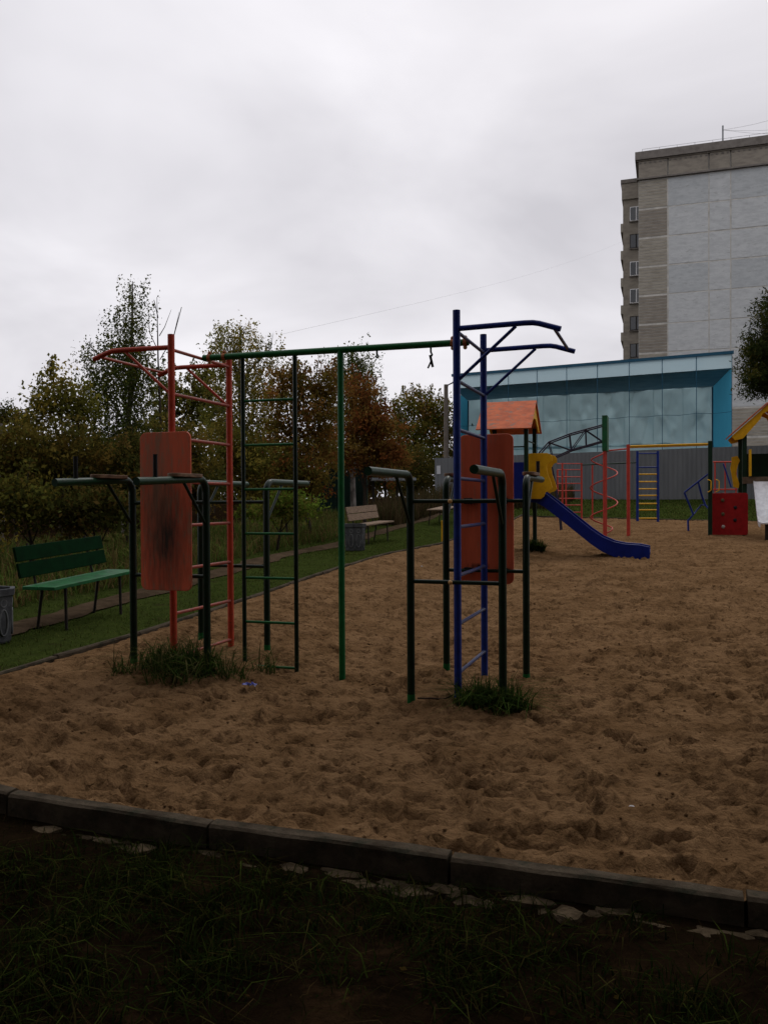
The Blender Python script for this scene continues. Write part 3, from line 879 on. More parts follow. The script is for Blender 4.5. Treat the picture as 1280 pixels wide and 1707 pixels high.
# ================================================================== BENCHES AND BINS
def bench(label, A, B, seat_mat, back_mat, seat_h, seat_planks=2, seat_d=.38, back=True, missing=0):
    """front edge of the seat runs A -> B"""
    A = np.array(A, float); B = np.array(B, float)
    d = (B - A); Ln = np.linalg.norm(d); d = d / Ln
    nb = np.array((-d[1], d[0]))               # towards the backrest (left of A->B)
    mid = (A + B) / 2
    root = thing('park_bench', label, 'bench', (mid[0], mid[1], gz(*mid)))
    za, zb = gz(*A), gz(*B)
    ex = np.array((d[0] * Ln, d[1] * Ln, (zb - za))); ex /= np.linalg.norm(ex)
    ny = np.array((nb[0], nb[1], 0.0)); ez = np.cross(ex, ny)
    zc = (za + zb) / 2
    w = seat_d / seat_planks
    for k in range(seat_planks):
        c2 = mid + nb * (w * (k + .5))
        part(root, 'seat_plank', MB().box((c2[0], c2[1], zc + seat_h), (Ln, w - .006, .035), ex, ny, ez), seat_mat, bevel=.005)
    tilt = R(12)
    by = ny * math.cos(tilt) - ez * math.sin(tilt) * -1 * 0 + 0
    bz = ez * math.cos(tilt) + ny * math.sin(tilt); bn = ny * math.cos(tilt) - ez * math.sin(tilt)
    if back:
        for k in range(2):
            c = np.array((*(mid + nb * seat_d), zc + seat_h)) + bz * (.17 + .165 * k)
            part(root, 'back_plank', MB().box(c, (Ln, .028, .150), ex, bn, bz), back_mat, bevel=.005)
    for t in (.17, .83):
        c = A + d * Ln * t; zg = gz(*c)
        f0 = np.array((*(c + nb * .05), zg - .05)); f1 = np.array((*(c + nb * .06), zg + seat_h - .02))
        r0 = np.array((*(c + nb * (seat_d + .02)), zg - .05)); r1 = np.array((*(c + nb * (seat_d - .05)), zg + seat_h - .02))
        part(root, 'leg', MB().tube([f0, f1], .016, 8), M['iron'])
        part(root, 'leg', MB().tube([r0, r1], .016, 8), M['iron'])
        part(root, 'seat_support', MB().tube([f1, r1], .014, 8), M['iron'])
        if back:
            bb = np.array((*(c + nb * (seat_d + .022)), zg + seat_h - .03))
            part(root, 'back_support', MB().tube([bb, bb + bz * .46], .014, 8), M['iron'])
    return root
bench('green painted bench with two back planks beside the trodden path', (-3.20, 8.15), (-2.80, 9.50), M['bench_green'], M['bench_back'], .43)
pb1 = ground_at(612, 912); pb2 = ground_at(671, 899)
bench('grey weathered wooden bench beside a second concrete bin', (pb1[0] - .05, pb1[1] + .7), (pb1[0] + .60, pb1[1] + 2.55), M['bench_wood'], M['bench_wood'], .43)
pb3 = ground_at(748, 876)
bench('grey backless plank bench beside the sand, half hidden behind the dip bars', (pb3[0] - .15, pb3[1]), (pb3[0] + .45, pb3[1] + 1.9), M['bench_wood'], M['bench_wood'], .46, seat_d=.55, seat_planks=3, back=False)

def litter_bin(label, x, y, r, h):
    z = gz(x, y) - .01
    root = thing('litter_bin', label, 'litter bin', (x, y, z), 'concrete litter bins')
    n = 6
    prof = [(r * .86, 0), (r * .9, .02), (r * .97, h * .86), (r * 1.04, h * .88), (r * 1.05, h), (r * .88, h), (r * .86, h * .9), (r * .80, .06), (0.001, .05)]
    part(root, 'body', MB().lathe(prof, (x, y, z), 8), M['bin']).data.polygons.foreach_set('use_smooth', [False] * (8 * (len(prof) - 1)))
    for k in range(8):                                   # moulded ring and rib on each side
        a = R(22.5 + 45 * k); rd = np.array((math.cos(a), math.sin(a), 0)); tg = np.array((-math.sin(a), math.cos(a), 0))
        rf = r * .93 * math.cos(R(22.5)) + .003
        c = np.array((x, y, z)) + rd * rf
        ring = [c + tg * .035 * math.cos(t) + Z3 * (h * .74 + .035 * math.sin(t)) for t in np.linspace(0, 2 * math.pi, 13)]
        part(root, 'moulded_ring', MB().tube(ring, .008, 6, caps=False), M['bin_mould'])
        oval = [c + tg * .045 * math.cos(t) + Z3 * (h * .38 + h * .24 * math.sin(t)) for t in np.linspace(0, 2 * math.pi, 17)]
        part(root, 'moulded_oval', MB().tube(oval, .009, 6, caps=False), M['bin_mould'])
    return root
litter_bin('concrete litter bin at the end of the green bench', -3.70, 7.78, .26, .50)
pb = ground_at(592, 917)
litter_bin('concrete litter bin at the end of the grey weathered bench', pb[0], pb[1], .21, .53)

# ================================================================== SLIDE TOWER (orange roof)
FR = np.array((2.658, 15.70)); TW = .80; TD = 1.05
FL = FR - V2 * TW; RR_ = FR + U2 * TD; RL_ = FL + U2 * TD
ctr = (FR + RL_) / 2
tower = thing('slide_tower', 'play tower with orange gable roof and long blue slide', 'play tower', (*ctr, gz(*ctr)))
DECK = 1.50; EAVE = 2.86; RIDGE = 3.40
for c in (FR, FL, RR_, RL_):
    part(tower, 'post', MB().box((c[0], c[1], (gz(*c) - .1 + EAVE + .06) / 2), (.075, .075, EAVE + .06 - gz(*c) + .1), V3, U3), M['tgreen'], bevel=.006)
nd_ = 5
for k in range(nd_):
    c = FL + U2 * (TD * (k + .5) / nd_) + V2 * (TW / 2)
    part(tower, 'deck_plank', MB().box((c[0], c[1], DECK - .02), (TW - .09, TD / nd_ - .008, .036), V3, U3), M['deck'])
ov = .12
for s in (0, 1):
    e = (FL if s == 0 else RL_) + (-U2 if s == 0 else U2) * .16 - V2 * ov
    rg = (FL + RL_) / 2 - V2 * ov
    e3 = np.array((*e, EAVE - .04)); r3 = np.array((*rg, RIDGE))
    ey = r3 - e3; ln = np.linalg.norm(ey); ey = ey / ln
    en = np.cross(V3, ey); en = en if en[2] > 0 else -en
    part(tower, 'roof_panel', MB().prism([(0, 0), (TW + 2 * ov, 0), (TW + 2 * ov, ln), (0, ln)], e3 + en * (.002 if s else .0), V3, ey, en, .022), M['roof_orange'], bevel=.003)
for side in (0, 1):
    base = FR if side == 0 else FL
    m2 = base + U2 * TD / 2 + (V2 * .06 if side == 0 else -V2 * .06)
    w = TD / 2 + .13
    tri = [(-w, -.02), (0, RIDGE - EAVE - .03), (w, -.02), (w - .16, -.02), (.13, .20), (-.13, .20), (-w + .16, -.02)]
    part(tower, 'gable_board', MB().prism(tri, (m2[0], m2[1], EAVE), U3, Z3, V3 if side == 0 else -V3, .025), M['yellow'], bevel=.003)
# blue front wall, green rail
c = (FL + FR) / 2 - U2 * .02
part(tower, 'wall_board', MB().box((c[0], c[1], 1.86), (TW - .085, .022, .70), V3, U3), M['slide'], bevel=.004)
part(tower, 'rail', MB().tube([(*(FR + U2 * .04), 2.62), (*(RR_ - U2 * .04), 2.62)], .014, 8), M['tgreen'])
part(tower, 'rail', MB().tube([(*(FL + V2 * .04), 2.50), (*(FR - V2 * .04), 2.50)], .014, 8), M['tgreen'])
# yellow slide-mouth side boards
yo = [(0, .0), (.05, -.03), (.27, -.03), (.33, .02), (.36, .10), (.46, .13), (.50, .18), (.46, .33), (.40, .48), (.385, .62), (.44, .70), (.50, .72), (.50, .80), (.46, .86), (.39, .885), (0, .885)]
SLW = .60
mid_r = FR + U2 * TD / 2
for s in (-1, 1):
    o = mid_r + U2 * s * (SLW / 2 + .04) + V2 * .0
    part(tower, 'mouth_board', MB().prism([(x * .92, y * .94) for x, y in yo], (o[0] - U2[0] * .011, o[1] - U2[1] * .011, 1.55), V3, Z3, U3, .022), M['yellow'], bevel=.004)
# slide
prof = [(0.0, 1.50), (.12, 1.49), (.25, 1.42), (.5, 1.22), (.8, .97), (1.1, .72), (1.3, .58), (1.5, .49), (1.7, .450), (1.95, .435), (2.12, .432)]
prof = [(a * 1.02, z + .13) for a, z in prof]
m = MB(); mi = MB()
side_h = .11
for s in (-1, 1):
    vs = []; fs = []
    for i, (a, z) in enumerate(prof):
        hh = side_h * (1.0 if i < len(prof) - 1 else .7)
        for dq in (0, .035):
            b_ = s * (SLW / 2 - dq)
            q2 = mid_r + V2 * (a + .03) + U2 * b_
            vs.append((q2[0], q2[1], z - .17)); vs.append((q2[0], q2[1], z + hh))
    for i in range(len(prof) - 1):
        o_ = i * 4
        fs += [(o_, o_ + 4, o_ + 5, o_ + 1), (o_ + 2, o_ + 3, o_ + 7, o_ + 6), (o_ + 1, o_ + 5, o_ + 7, o_ + 3), (o_, o_ + 2, o_ + 6, o_ + 4)]
    e = (len(prof) - 1) * 4
    fs += [(0, 1, 3, 2), (e, e + 2, e + 3, e + 1)]
    m2_ = MB().add(vs, fs)
    part(tower, 'slide_side', m2_, M['slide'], bevel=.008)
vs = []; fs = []
for i, (a, z) in enumerate(prof):
    for b_ in (-SLW / 2 + .03, SLW / 2 - .03):
        q2 = mid_r + V2 * (a + .03) + U2 * b_
        vs.append((q2[0], q2[1], z)); vs.append((q2[0], q2[1], z - .03))
for i in range(len(prof) - 1):
    o_ = i * 4
    fs += [(o_, o_ + 4, o_ + 6, o_ + 2), (o_ + 1, o_ + 3, o_ + 7, o_ + 5)]
part(tower, 'slide_bed', mi.add(vs, fs, True), M['slide_in'])
q2 = mid_r + V2 * 2.02
part(tower, 'slide_foot', MB().box((q2[0], q2[1], (gz(*q2) - .1 + .45) / 2), (.05, .34, .55 - gz(*q2)), V3, U3), M['iron'])

# ================================================================== ARCHED TRUSS CLIMBER
dA = 18.6
arch = thing('arch_climber', 'arched climbing ladder of dark violet tubes with a green end board', 'climbing arch', (*W(1007, 900, dA)[:2], gz(*W(1007, 900, dA)[:2])))
topc = [(884, 800), (888, 778), (898, 755), (914, 737), (950, 723), (975, 716), (1004, 708)]
botc = [(934, 884), (930, 840), (922, 800), (917, 775), (924, 762), (951, 750), (976, 743), (1004, 735)]
for off in (0, .42):
    def WP(a):
        p = W(a[0], a[1], dA); return p + U3 * off - V3 * off * .05
    part(arch, 'rail', MB().tube([WP(a) for a in topc], .016, 8), M['dviolet'])
    part(arch, 'rail', MB().tube([WP(a) for a in botc], .016, 8), M['dviolet'])
    for a, b in (((914, 737), (920, 768)), ((948, 724), (951, 750)), ((975, 716), (976, 743)), ((914, 737), (951, 750)), ((951, 750), (975, 716)), ((975, 716), (1003, 735))):
        part(arch, 'strut', MB().tube([WP(a), WP(b)], .011, 6), M['dviolet'])
for a in topc[1:-1:1] + botc[1:4]:
    p = W(a[0], a[1], dA)
    part(arch, 'rung', MB().tube([p, p + U3 * .42 - V3 * .02], .012, 6), M['dviolet'])
p = W(1007.5, 722, dA)
part(arch, 'end_board', MB().box(p + U3 * .2, (.115, .50, .78), V3, U3), M['plate_green'], bevel=.006)
for off in (.02, .40):
    q = p + U3 * off; part(arch, 'end_post', MB().tube([(q[0], q[1], gz(q[0], q[1]) - .1), (q[0], q[1], q[2] - .36)], .020, 8), M['tred'])

# ================================================================== SPIRAL CLIMBER WITH OVERHEAD LADDER
P0 = ground_at(1047, 894); 
clim = thing('spiral_climber', 'red spiral climbing pole with yellow overhead ladder to a green post', 'climbing frame', P0)
dS = P0[1]
part(clim, 'post', MB().tube([P0 + (0, 0, -.1), W(1046.5, 741, dS)], .045, 12), M['tred'])
cp = W(1006, 760, dS + .3)
cb = ground_at(1007, 888); cpb = np.array((cp[0], cp[1], gz(cp[0], cp[1])))
ztop = W(1006, 752, dS + .3)[2]
part(clim, 'spiral_core', MB().tube([cpb + (0, 0, -.1), (cp[0], cp[1], ztop)], .024, 10), M['tred'])
part(clim, 'top_arm', MB().tube([(cp[0], cp[1], ztop), W(1046.5, 748, dS)], .020, 8), M['tred'])
z0, z1 = cpb[2] + .04, ztop - .05
turns = 2.72
sp_pts = []
for i in range(121):
    t = i / 120
    a = 2 * math.pi * turns * t + R(-30)
    rr_ = .33 * min(1, t * 12 + .15) * min(1, (1 - t) * 12 + .05)
    sp_pts.append((cp[0] + rr_ * math.cos(a), cp[1] + rr_ * math.sin(a), z0 + (z1 - z0) * t))
part(clim, 'spiral', MB().tube(sp_pts, .017, 8), M['tred'])
gp = ground_at(1183, 893)
gtop = W(1181, 735, gp[1])[2]
part(clim, 'post', MB().box((gp[0], gp[1], (gp[2] - .1 + gtop) / 2), (.10, .10, gtop - gp[2] + .1), V3, U3), M['tgreen'], bevel=.006)
ya = W(1047, 744, dS); yb = np.array((gp[0], gp[1], gtop - .07))
for off in (0, .42):
    part(clim, 'overhead_rail', MB().tube([ya + U3 * off, yb + U3 * off], .024, 8), M['yellow'])
for t in np.linspace(.06, .94, 7):
    q = ya + (yb - ya) * t
    part(clim, 'overhead_rung', MB().tube([q, q + U3 * .42], .015, 8), M['yellow'])
for sx in (-.06, .14):                                  # yellow grab handles on the green post
    q = np.array((gp[0] + sx, gp[1] - .06, gp[2] + 1.24))
    part(clim, 'grab_handle', MB().tube([q + (0, .05, .16), q + (0, -.03, .15), q + (.04, -.05, .12), q + (.04, -.05, -.10), q + (0, -.03, -.14), q + (0, .05, -.15)], .013, 8), M['yellow'])

lb = ground_at(1079, 869)
lad = thing('blue_ladder', 'blue upright ladder with yellow rungs on the far sand', 'ladder', lb)
dL = lb[1]
x0, x1 = W(1062, 860, dL), W(1096, 860, dL)
zt = W(1079, 752, dL)[2]
for c in (x0, x1):
    part(lad, 'rail', MB().tube([(c[0], dL, gz(c[0], dL) - .1), (c[0], dL, zt)], .042, 10), M['blue'])
for i, yy in enumerate((756, 779, 790.6, 803, 815, 826, 839.5, 850, 864)):
    z = W(1079, yy, dL)[2]
    part(lad, 'rung', MB().tube([(x0[0], dL, z), (x1[0], dL, z)], .022, 8), M['blue'] if i in (0, 1) else M['yellow'])

rb = ground_at(953, 866)
rw = thing('red_wall_bars', 'thin red wall bars in front of the grey fence', 'wall bars', rb)
dR = rb[1]
for (pxa, pxb, dd, top) in ((937, 969, 0, 772), (929, 943, .9, 783)):
    for pxx in (pxa, pxb):
        c = W(pxx, 850, dR + dd)
        part(rw, 'post', MB().tube([(c[0], c[1], gz(c[0], c[1]) - .1), (c[0], c[1], W(pxx, top, dR + dd)[2])], .030, 8), M['tred'])
for yy in (773, 783, 795, 806, 818, 831, 842, 854):
    part(rw, 'rung', MB().tube([W(937, yy, dR), W(969, yy, dR)], .017, 8), M['tred'])
    part(rw, 'rung', MB().tube([W(929, yy, dR + .9), W(937, yy, dR)], .017, 8), M['tred'])
part(rw, 'top_bar', MB().tube([W(969, 775, dR), W(1061, 771, dL)], .022, 8), M['tgreen'])
c = W(987, 850, dR)
part(rw, 'post', MB().tube([(c[0], c[1], gz(c[0], c[1]) - .1), (c[0], c[1], W(987, 774, dR)[2])], .026, 8), M['tred'])

# blue bent rails
br = ground_at(1147, 886)
brl = thing('bent_rails', 'bent blue step rails beside the green post', 'climbing rails', br)
dB = br[1]
part(brl, 'rail', MB().tube([br + (0, 0, -.08), W(1146, 868, dB), W(1155, 858, dB), W(1147, 838, dB), W(1140, 821, dB)], .028, 8), M['blue'])
part(brl, 'rail', MB().tube([W(1140, 821, dB), W(1163, 803, dB), W(1180, 790, dB - .2)], .024, 8), M['blue'])
part(brl, 'rail', MB().tube([W(1163, 803, dB), W(1169, 826, dB), W(1175, 842, dB), W(1183, 850, dB - .2)], .028, 8), M['blue'])
part(brl, 'rail', MB().tube([W(1155, 858, dB), W(1168, 842, dB + .4), W(1175, 842, dB)], .02, 8), M['blue'])

# ================================================================== PLAY HOUSE TOWER (yellow gable)
hp = ground_at(1240, 893); dH = hp[1]
house = thing('play_house_tower', 'play house tower with yellow gable, red climbing wall and bright steel slide', 'play tower', hp)
def ray_plane(px, py, off):
    """where the line of sight of a photo point meets the house front plane, off metres behind it"""
    v = np.array(CAM_R @ Vector(((px - CX) / F_PX, (CY - py) / F_PX, -1.0)))
    c0 = np.array((0, 0, CAMZ)); p0 = hp + U3 * off
    return c0 + v * (np.dot(p0 - c0, U3) / np.dot(v, U3))
HD = 1.25                                             # depth of the house
fl_ = ray_plane(1240, 800, 0); HWD = 1.05
posts = [fl_, fl_ + V3 * HWD, fl_ + U3 * HD, fl_ + U3 * HD + V3 * HWD]
ztp = ray_plane(1240, 724, 0)[2]
for c in posts:
    zb = gz(c[0], c[1]) - .1
    part(house, 'post', MB().box((c[0], c[1], (ztp + zb) / 2), (.105, .105, ztp - zb), V3, U3), M['tgreen'], bevel=.006)
apx = fl_ + V3 * HWD / 2; zap = ray_plane(1273, 672, -.1)[2]
hw_, dz_ = HWD / 2 + .30, zap - (ztp - .02)
def gable(off, dzz, th):
    o_ = np.array((apx[0], apx[1], zap + dzz)) + U3 * off
    t_ = .20
    out = [(-hw_, -dz_), (0, 0), (hw_, -dz_), (hw_ - .08, -dz_ - .10), (hw_ - .26, -dz_ - .06), (.17, -t_ - .16), (.12, -t_ - .03), (.0, -t_ + .03), (-.12, -t_ - .03), (-.17, -t_ - .16), (-hw_ + .26, -dz_ - .06), (-hw_ + .08, -dz_ - .10)]
    part(house, 'gable_board', MB().prism(out, o_, V3, Z3, U3, th), M['yellow'], bevel=.003)
gable(-.10, -.03, .03)
gable(HD + .07, -.03, .03)
for s_ in (-1, 1):
    r_ = np.array((apx[0], apx[1], zap)) - U3 * .16
    e_ = r_ + V3 * s_ * (hw_ + .04) - Z3 * (dz_ + .02)
    ey = e_ - r_; ln = np.linalg.norm(ey); ey = ey / ln
    en = np.cross(U3, ey); en = en if en[2] > 0 else -en
    part(house, 'roof_panel', MB().prism([(0, 0), (ln, 0), (ln, HD + .32), (0, HD + .32)], r_ + en * (.004 if s_ < 0 else .006), ey, U3, en, .025), M['roof_orange'], bevel=.003)
pa, pb_ = ray_plane(1184, 822, -.08), ray_plane(1246, 892, -.08)
wv = np.dot(pb_ - pa, V3); hz = pa[2] - pb_[2]
cw = part(house, 'climbing_wall', MB().prism(rrect(wv, hz, .06), (pa + V3 * wv / 2) * np.array((1, 1, 0)) + Z3 * (pa[2] - hz / 2), V3, Z3, U3, .03), M['red'], bevel=.004)
for px, py, mt in ((1204, 834, 'hold_a'), (1204.5, 857, 'hold_a'), (1205, 878, 'hold_c'), (1225, 846, 'hold_b'), (1224.5, 867, 'hold_b')):
    q = ray_plane(px, py, -.085)
    part(house, 'climbing_hold', MB().ball(q, .048, 10, 6, (1, .45, .95)), M[mt], cw)
zdk = ray_plane(1262, 800, 0)[2]
for k in range(6):
    q = fl_ + V3 * HWD / 2 + U3 * (.10 + k * .21)
    part(house, 'deck_plank', MB().box((q[0], q[1], zdk), (HWD - .12, .195, .05), V3, U3), M['deck'])
q = fl_ + V3 * HWD / 2 - U3 * .075
part(house, 'deck_beam', MB().box((q[0], q[1], zdk - .01), (HWD + .10, .035, .17), V3, U3), M['deck'], bevel=.006)
q = fl_ + V3 * .12 - U3 * .09
part(house, 'side_board', MB().box((q[0], q[1], zdk + .42), (.05, .26, .66), V3, U3), M['yellow'], bevel=.006)
q = fl_ + V3 * (HWD - .10) - U3 * .09
part(house, 'side_board', MB().box((q[0], q[1], zdk + .42), (.05, .26, .66), V3, U3), M['yellow'], bevel=.006)
o_ = ray_plane(1225, 790, .85)
k_ = o_[1] / F_PX
yc = [((a - 1225) * k_, (790 - b) * k_) for a, b in ((1219, 762), (1228, 760), (1232, 768), (1229, 775), (1226, 790), (1231, 806), (1230, 814), (1222, 812), (1220, 798), (1217, 780), (1219, 770))]
part(house, 'curved_board', MB().prism(yc, o_, V3, Z3, U3, .03), M['yellow'], bevel=.003)
q = fl_ + V3 * HWD / 2 + U3 * (HD + .01)
part(house, 'inner_board', MB().box((q[0], q[1], zdk + .40), (HWD - .12, .03, .62), V3, U3), M['tgreen'])
# steel slide running out over the sand
zS = zdk - .04
prs = [(.10, zS), (.20, zS - .01), (.42, zS - .20), (.80, zS - .56), (1.12, zS - .84), (1.36, zS - .96), (1.58, zS - .985)]
wS = .60
s0_ = fl_ + V3 * .22
def slide_strip(name, lo, hi, a0, a1, mt):
    vs = []; fs = []
    for b_, z_ in prs:
        for (aa, zz) in ((a0, lo), (a1, lo), (a1, hi), (a0, hi)):
            q_ = s0_ + V3 * aa - U3 * b_
            vs.append((q_[0], q_[1], z_ + zz))
    for i in range(len(prs) - 1):
        for j in range(4):
            fs.append((i * 4 + j, i * 4 + (j + 1) % 4, (i + 1) * 4 + (j + 1) % 4, (i + 1) * 4 + j))
    e = (len(prs) - 1) * 4
    fs += [(0, 3, 2, 1), (e, e + 1, e + 2, e + 3)]
    part(house, name, MB().add(vs, fs), mt)
slide_strip('slide_bed', -.03, 0, 0, wS, M['steel'])
slide_strip('slide_side', -.10, .012, -.030, -.003, M['steel'])
slide_strip('slide_side', -.10, .012, wS + .003, wS + .034, M['steel'])
q = s0_ + V3 * wS / 2 - U3 * 1.5; zg = gz(q[0], q[1])
part(house, 'slide_foot', MB().box((q[0], q[1], (zg - .1 + zS - 1.02) / 2), (.4, .05, max(.1, zS - 1.02 - zg + .1)), V3, U3), M['iron'])
# red rails beyond
rr1 = ground_at(1206, 872)
rf = thing('red_rail_frame', 'small red tube frame behind the play house tower', 'climbing frame', (W(1206, 860, 25)[0], 25, gz(W(1206, 860, 25)[0], 25)))
for px in (1191, 1208, 1226):
    a = W(px, 770, 25); part(rf, 'post', MB().tube([(a[0], 25, gz(a[0], 25) - .1), a], .022, 8), M['tred'])
for py in (770, 816):
    part(rf, 'rail', MB().tube([W(1188, py, 25), W(1228, py, 25)], .022, 8), M['tred'])
part(rf, 'brace', MB().tube([W(1205, 773, 24.9), W(1218, 812, 24.9)], .024, 8), M['blue'])

# yellow marker post at the far end of the kerb
q = ground_at(738, 905)
solo('marker_post', MB().box((q[0], q[1] + .1, q[2] + .2), (.05, .05, .62), V3, U3), M['yellow'], 'short yellow post at the kerb behind the dip bars', 'post', q, bevel=.005)

# ================================================================== FENCE AND TARPAULIN BUILDING
fA = np.array((2.55, 42.0)); fB = np.array((14.05, 34.0)); fd = (fB - fA) / np.linalg.norm(fB - fA)
fence = thing('sheet_fence', 'grey corrugated steel fence below the blue tarpaulins', 'fence', (*((fA + fB) / 2), 1.45))
PW = 1.15
cv = []
NR = 6
me = None
m = MB(); vs = []; fs = []
xs = []
for k in range(NR):
    b0 = k * PW / NR; w_ = PW / NR
    xs += [(b0, 0), (b0 + w_ * .38, 0), (b0 + w_ * .5, .014), (b0 + w_ * .88, .014)]
xs.append((PW, 0))
for x_, o_ in xs:
    vs += [(x_, -o_, 0), (x_, -o_, 2.12)]
for i in range(len(xs) - 1):
    fs.append((2 * i, 2 * i + 2, 2 * i + 3, 2 * i + 1))
n0 = len(vs)
vs += [(x, y + .006, z) for x, y, z in vs]
fs += [(a + n0, d_ + n0, c_ + n0, b_ + n0) for a, b_, c_, d_ in fs]
m.add(vs, fs)
fme = m.mesh('sheet_panel')
npan = 21
for i in range(npan):
    c = fA + fd * PW * i
    ob = link('sheet_panel', fme, M['fence'], fence)
    ob.location = tuple(np.array((c[0], c[1], 1.50)) - ORG[fence])
    ob.rotation_euler = (0, 0, math.atan2(fd[1], fd[0]))
    if i % 2 == 0:
        nb_ = np.array((-fd[1], fd[0])) * .06
        part(fence, 'fence_post', MB().box((c[0] + nb_[0], c[1] + nb_[1], 2.4), (.06, .06, 2.2), X3(fd), X3(nb_ / .06)), M['iron'])
nt_ = fA + fd * .25 - np.array((-fd[1], fd[0])) * .045
solo('notice', MB().box((nt_[0], nt_[1], 3.03), (.22, .006, .42), X3(fd), X3(np.array((-fd[1], fd[0])))), M['paper'], 'white paper notice stuck to the end of the grey fence', 'notice', (nt_[0], nt_[1], 2.8))

fRt, fLt = np.array((15.7, 38.0)), np.array((3.72, 44.5)); bRt, bLt = np.array((17.3, 44.2)), np.array((4.98, 49.8))
tb = thing('tarpaulin_building', 'low building front hung with pale blue tarpaulins under a deep canopy', 'building', (*((fRt + fLt) / 2), 1.5))
ZS0, ZS1 = 7.42, 8.05
NPT = 9
def sheet(name, A, B, C, D, mt, wr=.0, nu=10, nv=10, seed=0, gap=-.01):
    """quad A,B (bottom) C,D (top: D above A) as a slightly rippled cloth sheet"""
    A, B, C, D = [np.array(e, float) for e in (A, B, C, D)]
    nrm = np.cross(B - A, D - A); nrm /= np.linalg.norm(nrm)
    wid = np.linalg.norm(B - A); gp_ = gap / wid
    vs = []; fs = []
    for j in range(nv + 1):
        for i in range(nu + 1):
            s = gp_ + (1 - 2 * gp_) * i / nu; t = j / nv
            p = (A * (1 - s) + B * s) * (1 - t) + (D * (1 - s) + C * s) * t
            ed = math.sin(math.pi * i / nu) ** .6 * math.sin(math.pi * min(max(j / nv, .02), .98)) ** .5
            sag = float(fbm(np.array(s * 2.2 + t * 1.1 + seed * 7.3), np.array(t * 2.6 - s * .8 + seed * 3.1), 3, 5)) * 2
            ph = (seed * 2.39) % 3.1; dg = 1 if seed % 2 else -1
            fold = 1.7 * (1 - abs(math.sin(3.2 * (s * .8 + dg * t * 1.0) + ph + 1.4 * sag))) ** 2.2 * (.30 + .4 * t) + .5 * math.sin(5.3 * (t - dg * s * .7) + ph * 2)
            vs.append(p + nrm * wr * ed * (sag * .8 + .45 * fold))
    for j in range(nv):
        for i in range(nu):
            a = j * (nu + 1) + i
            fs.append((a, a + 1, a + nu + 2, a + nu + 1))
    return part(tb, name, MB().add(vs, fs, True), mt)
def lerp(a, b, t):
    return a + (b - a) * t
for i in range(NPT):
    t0_, t1_ = i / NPT, (i + 1) / NPT
    a, b = lerp(fLt, fRt, t0_), lerp(fLt, fRt, t1_)
    c, d = lerp(bLt, bRt, t0_), lerp(bLt, bRt, t1_)
    sheet('fascia_sheet', (*a, ZS0), (*b, ZS0), (*b, ZS1), (*a, ZS1), M['tarp_top'], .03, 8, 4, i)
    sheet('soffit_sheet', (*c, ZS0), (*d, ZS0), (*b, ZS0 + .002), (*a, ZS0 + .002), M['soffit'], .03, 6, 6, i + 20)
    sheet('wall_sheet', (*c, 4.40), (*d, 4.40), (*d, ZS0 + .12), (*c, ZS0 + .12), M['tarp'], .30, 26, 22, i + 40)
    sheet('wall_sheet', (*(c + np.array((0, .05))), 1.4), (*(d + np.array((0, .05))), 1.4), (*(d + np.array((0, .05))), 4.55), (*(c + np.array((0, .05))), 4.55), M['tarp'], .30, 26, 22, i + 60)
for (f_, b_) in ((fRt, bRt), (fLt, bLt)):
    sheet('side_sheet', (*b_, 1.4), (*f_, 1.4), (*f_, ZS0), (*b_, ZS0), M['tarp_side'], .14, 14, 12, 90)
    part(tb, 'corner_trim', MB().tube([(*b_, 1.4), (*b_, ZS0 - .03)], .07, 8), M['trim'])
fdr = (fRt - fLt) / np.linalg.norm(fRt - fLt)
part(tb, 'roof_trim', MB().box((*((fLt + fRt) / 2), ZS1 + .07), (np.linalg.norm(fRt - fLt) + .2, .16, .13), X3(fdr), X3(np.array((-fdr[1], fdr[0])))), M['trim'])
for i in range(NPT + 1):
    a = lerp(fLt, fRt, i / NPT) - np.array((0, .05))
    part(tb, 'seam_cord', MB().tube([(*a, 1.4), (*a, ZS1)], .015, 6), M['trim'])
for z_ in (5.45, 3.55):
    part(tb, 'seam_cord', MB().tube([(*(lerp(fLt, fRt, t) - np.array((0, .03))), z_ - .05 * math.sin(9 * math.pi * t) ** 2) for t in np.linspace(0, 1, 37)], .011, 6), M['trim'])

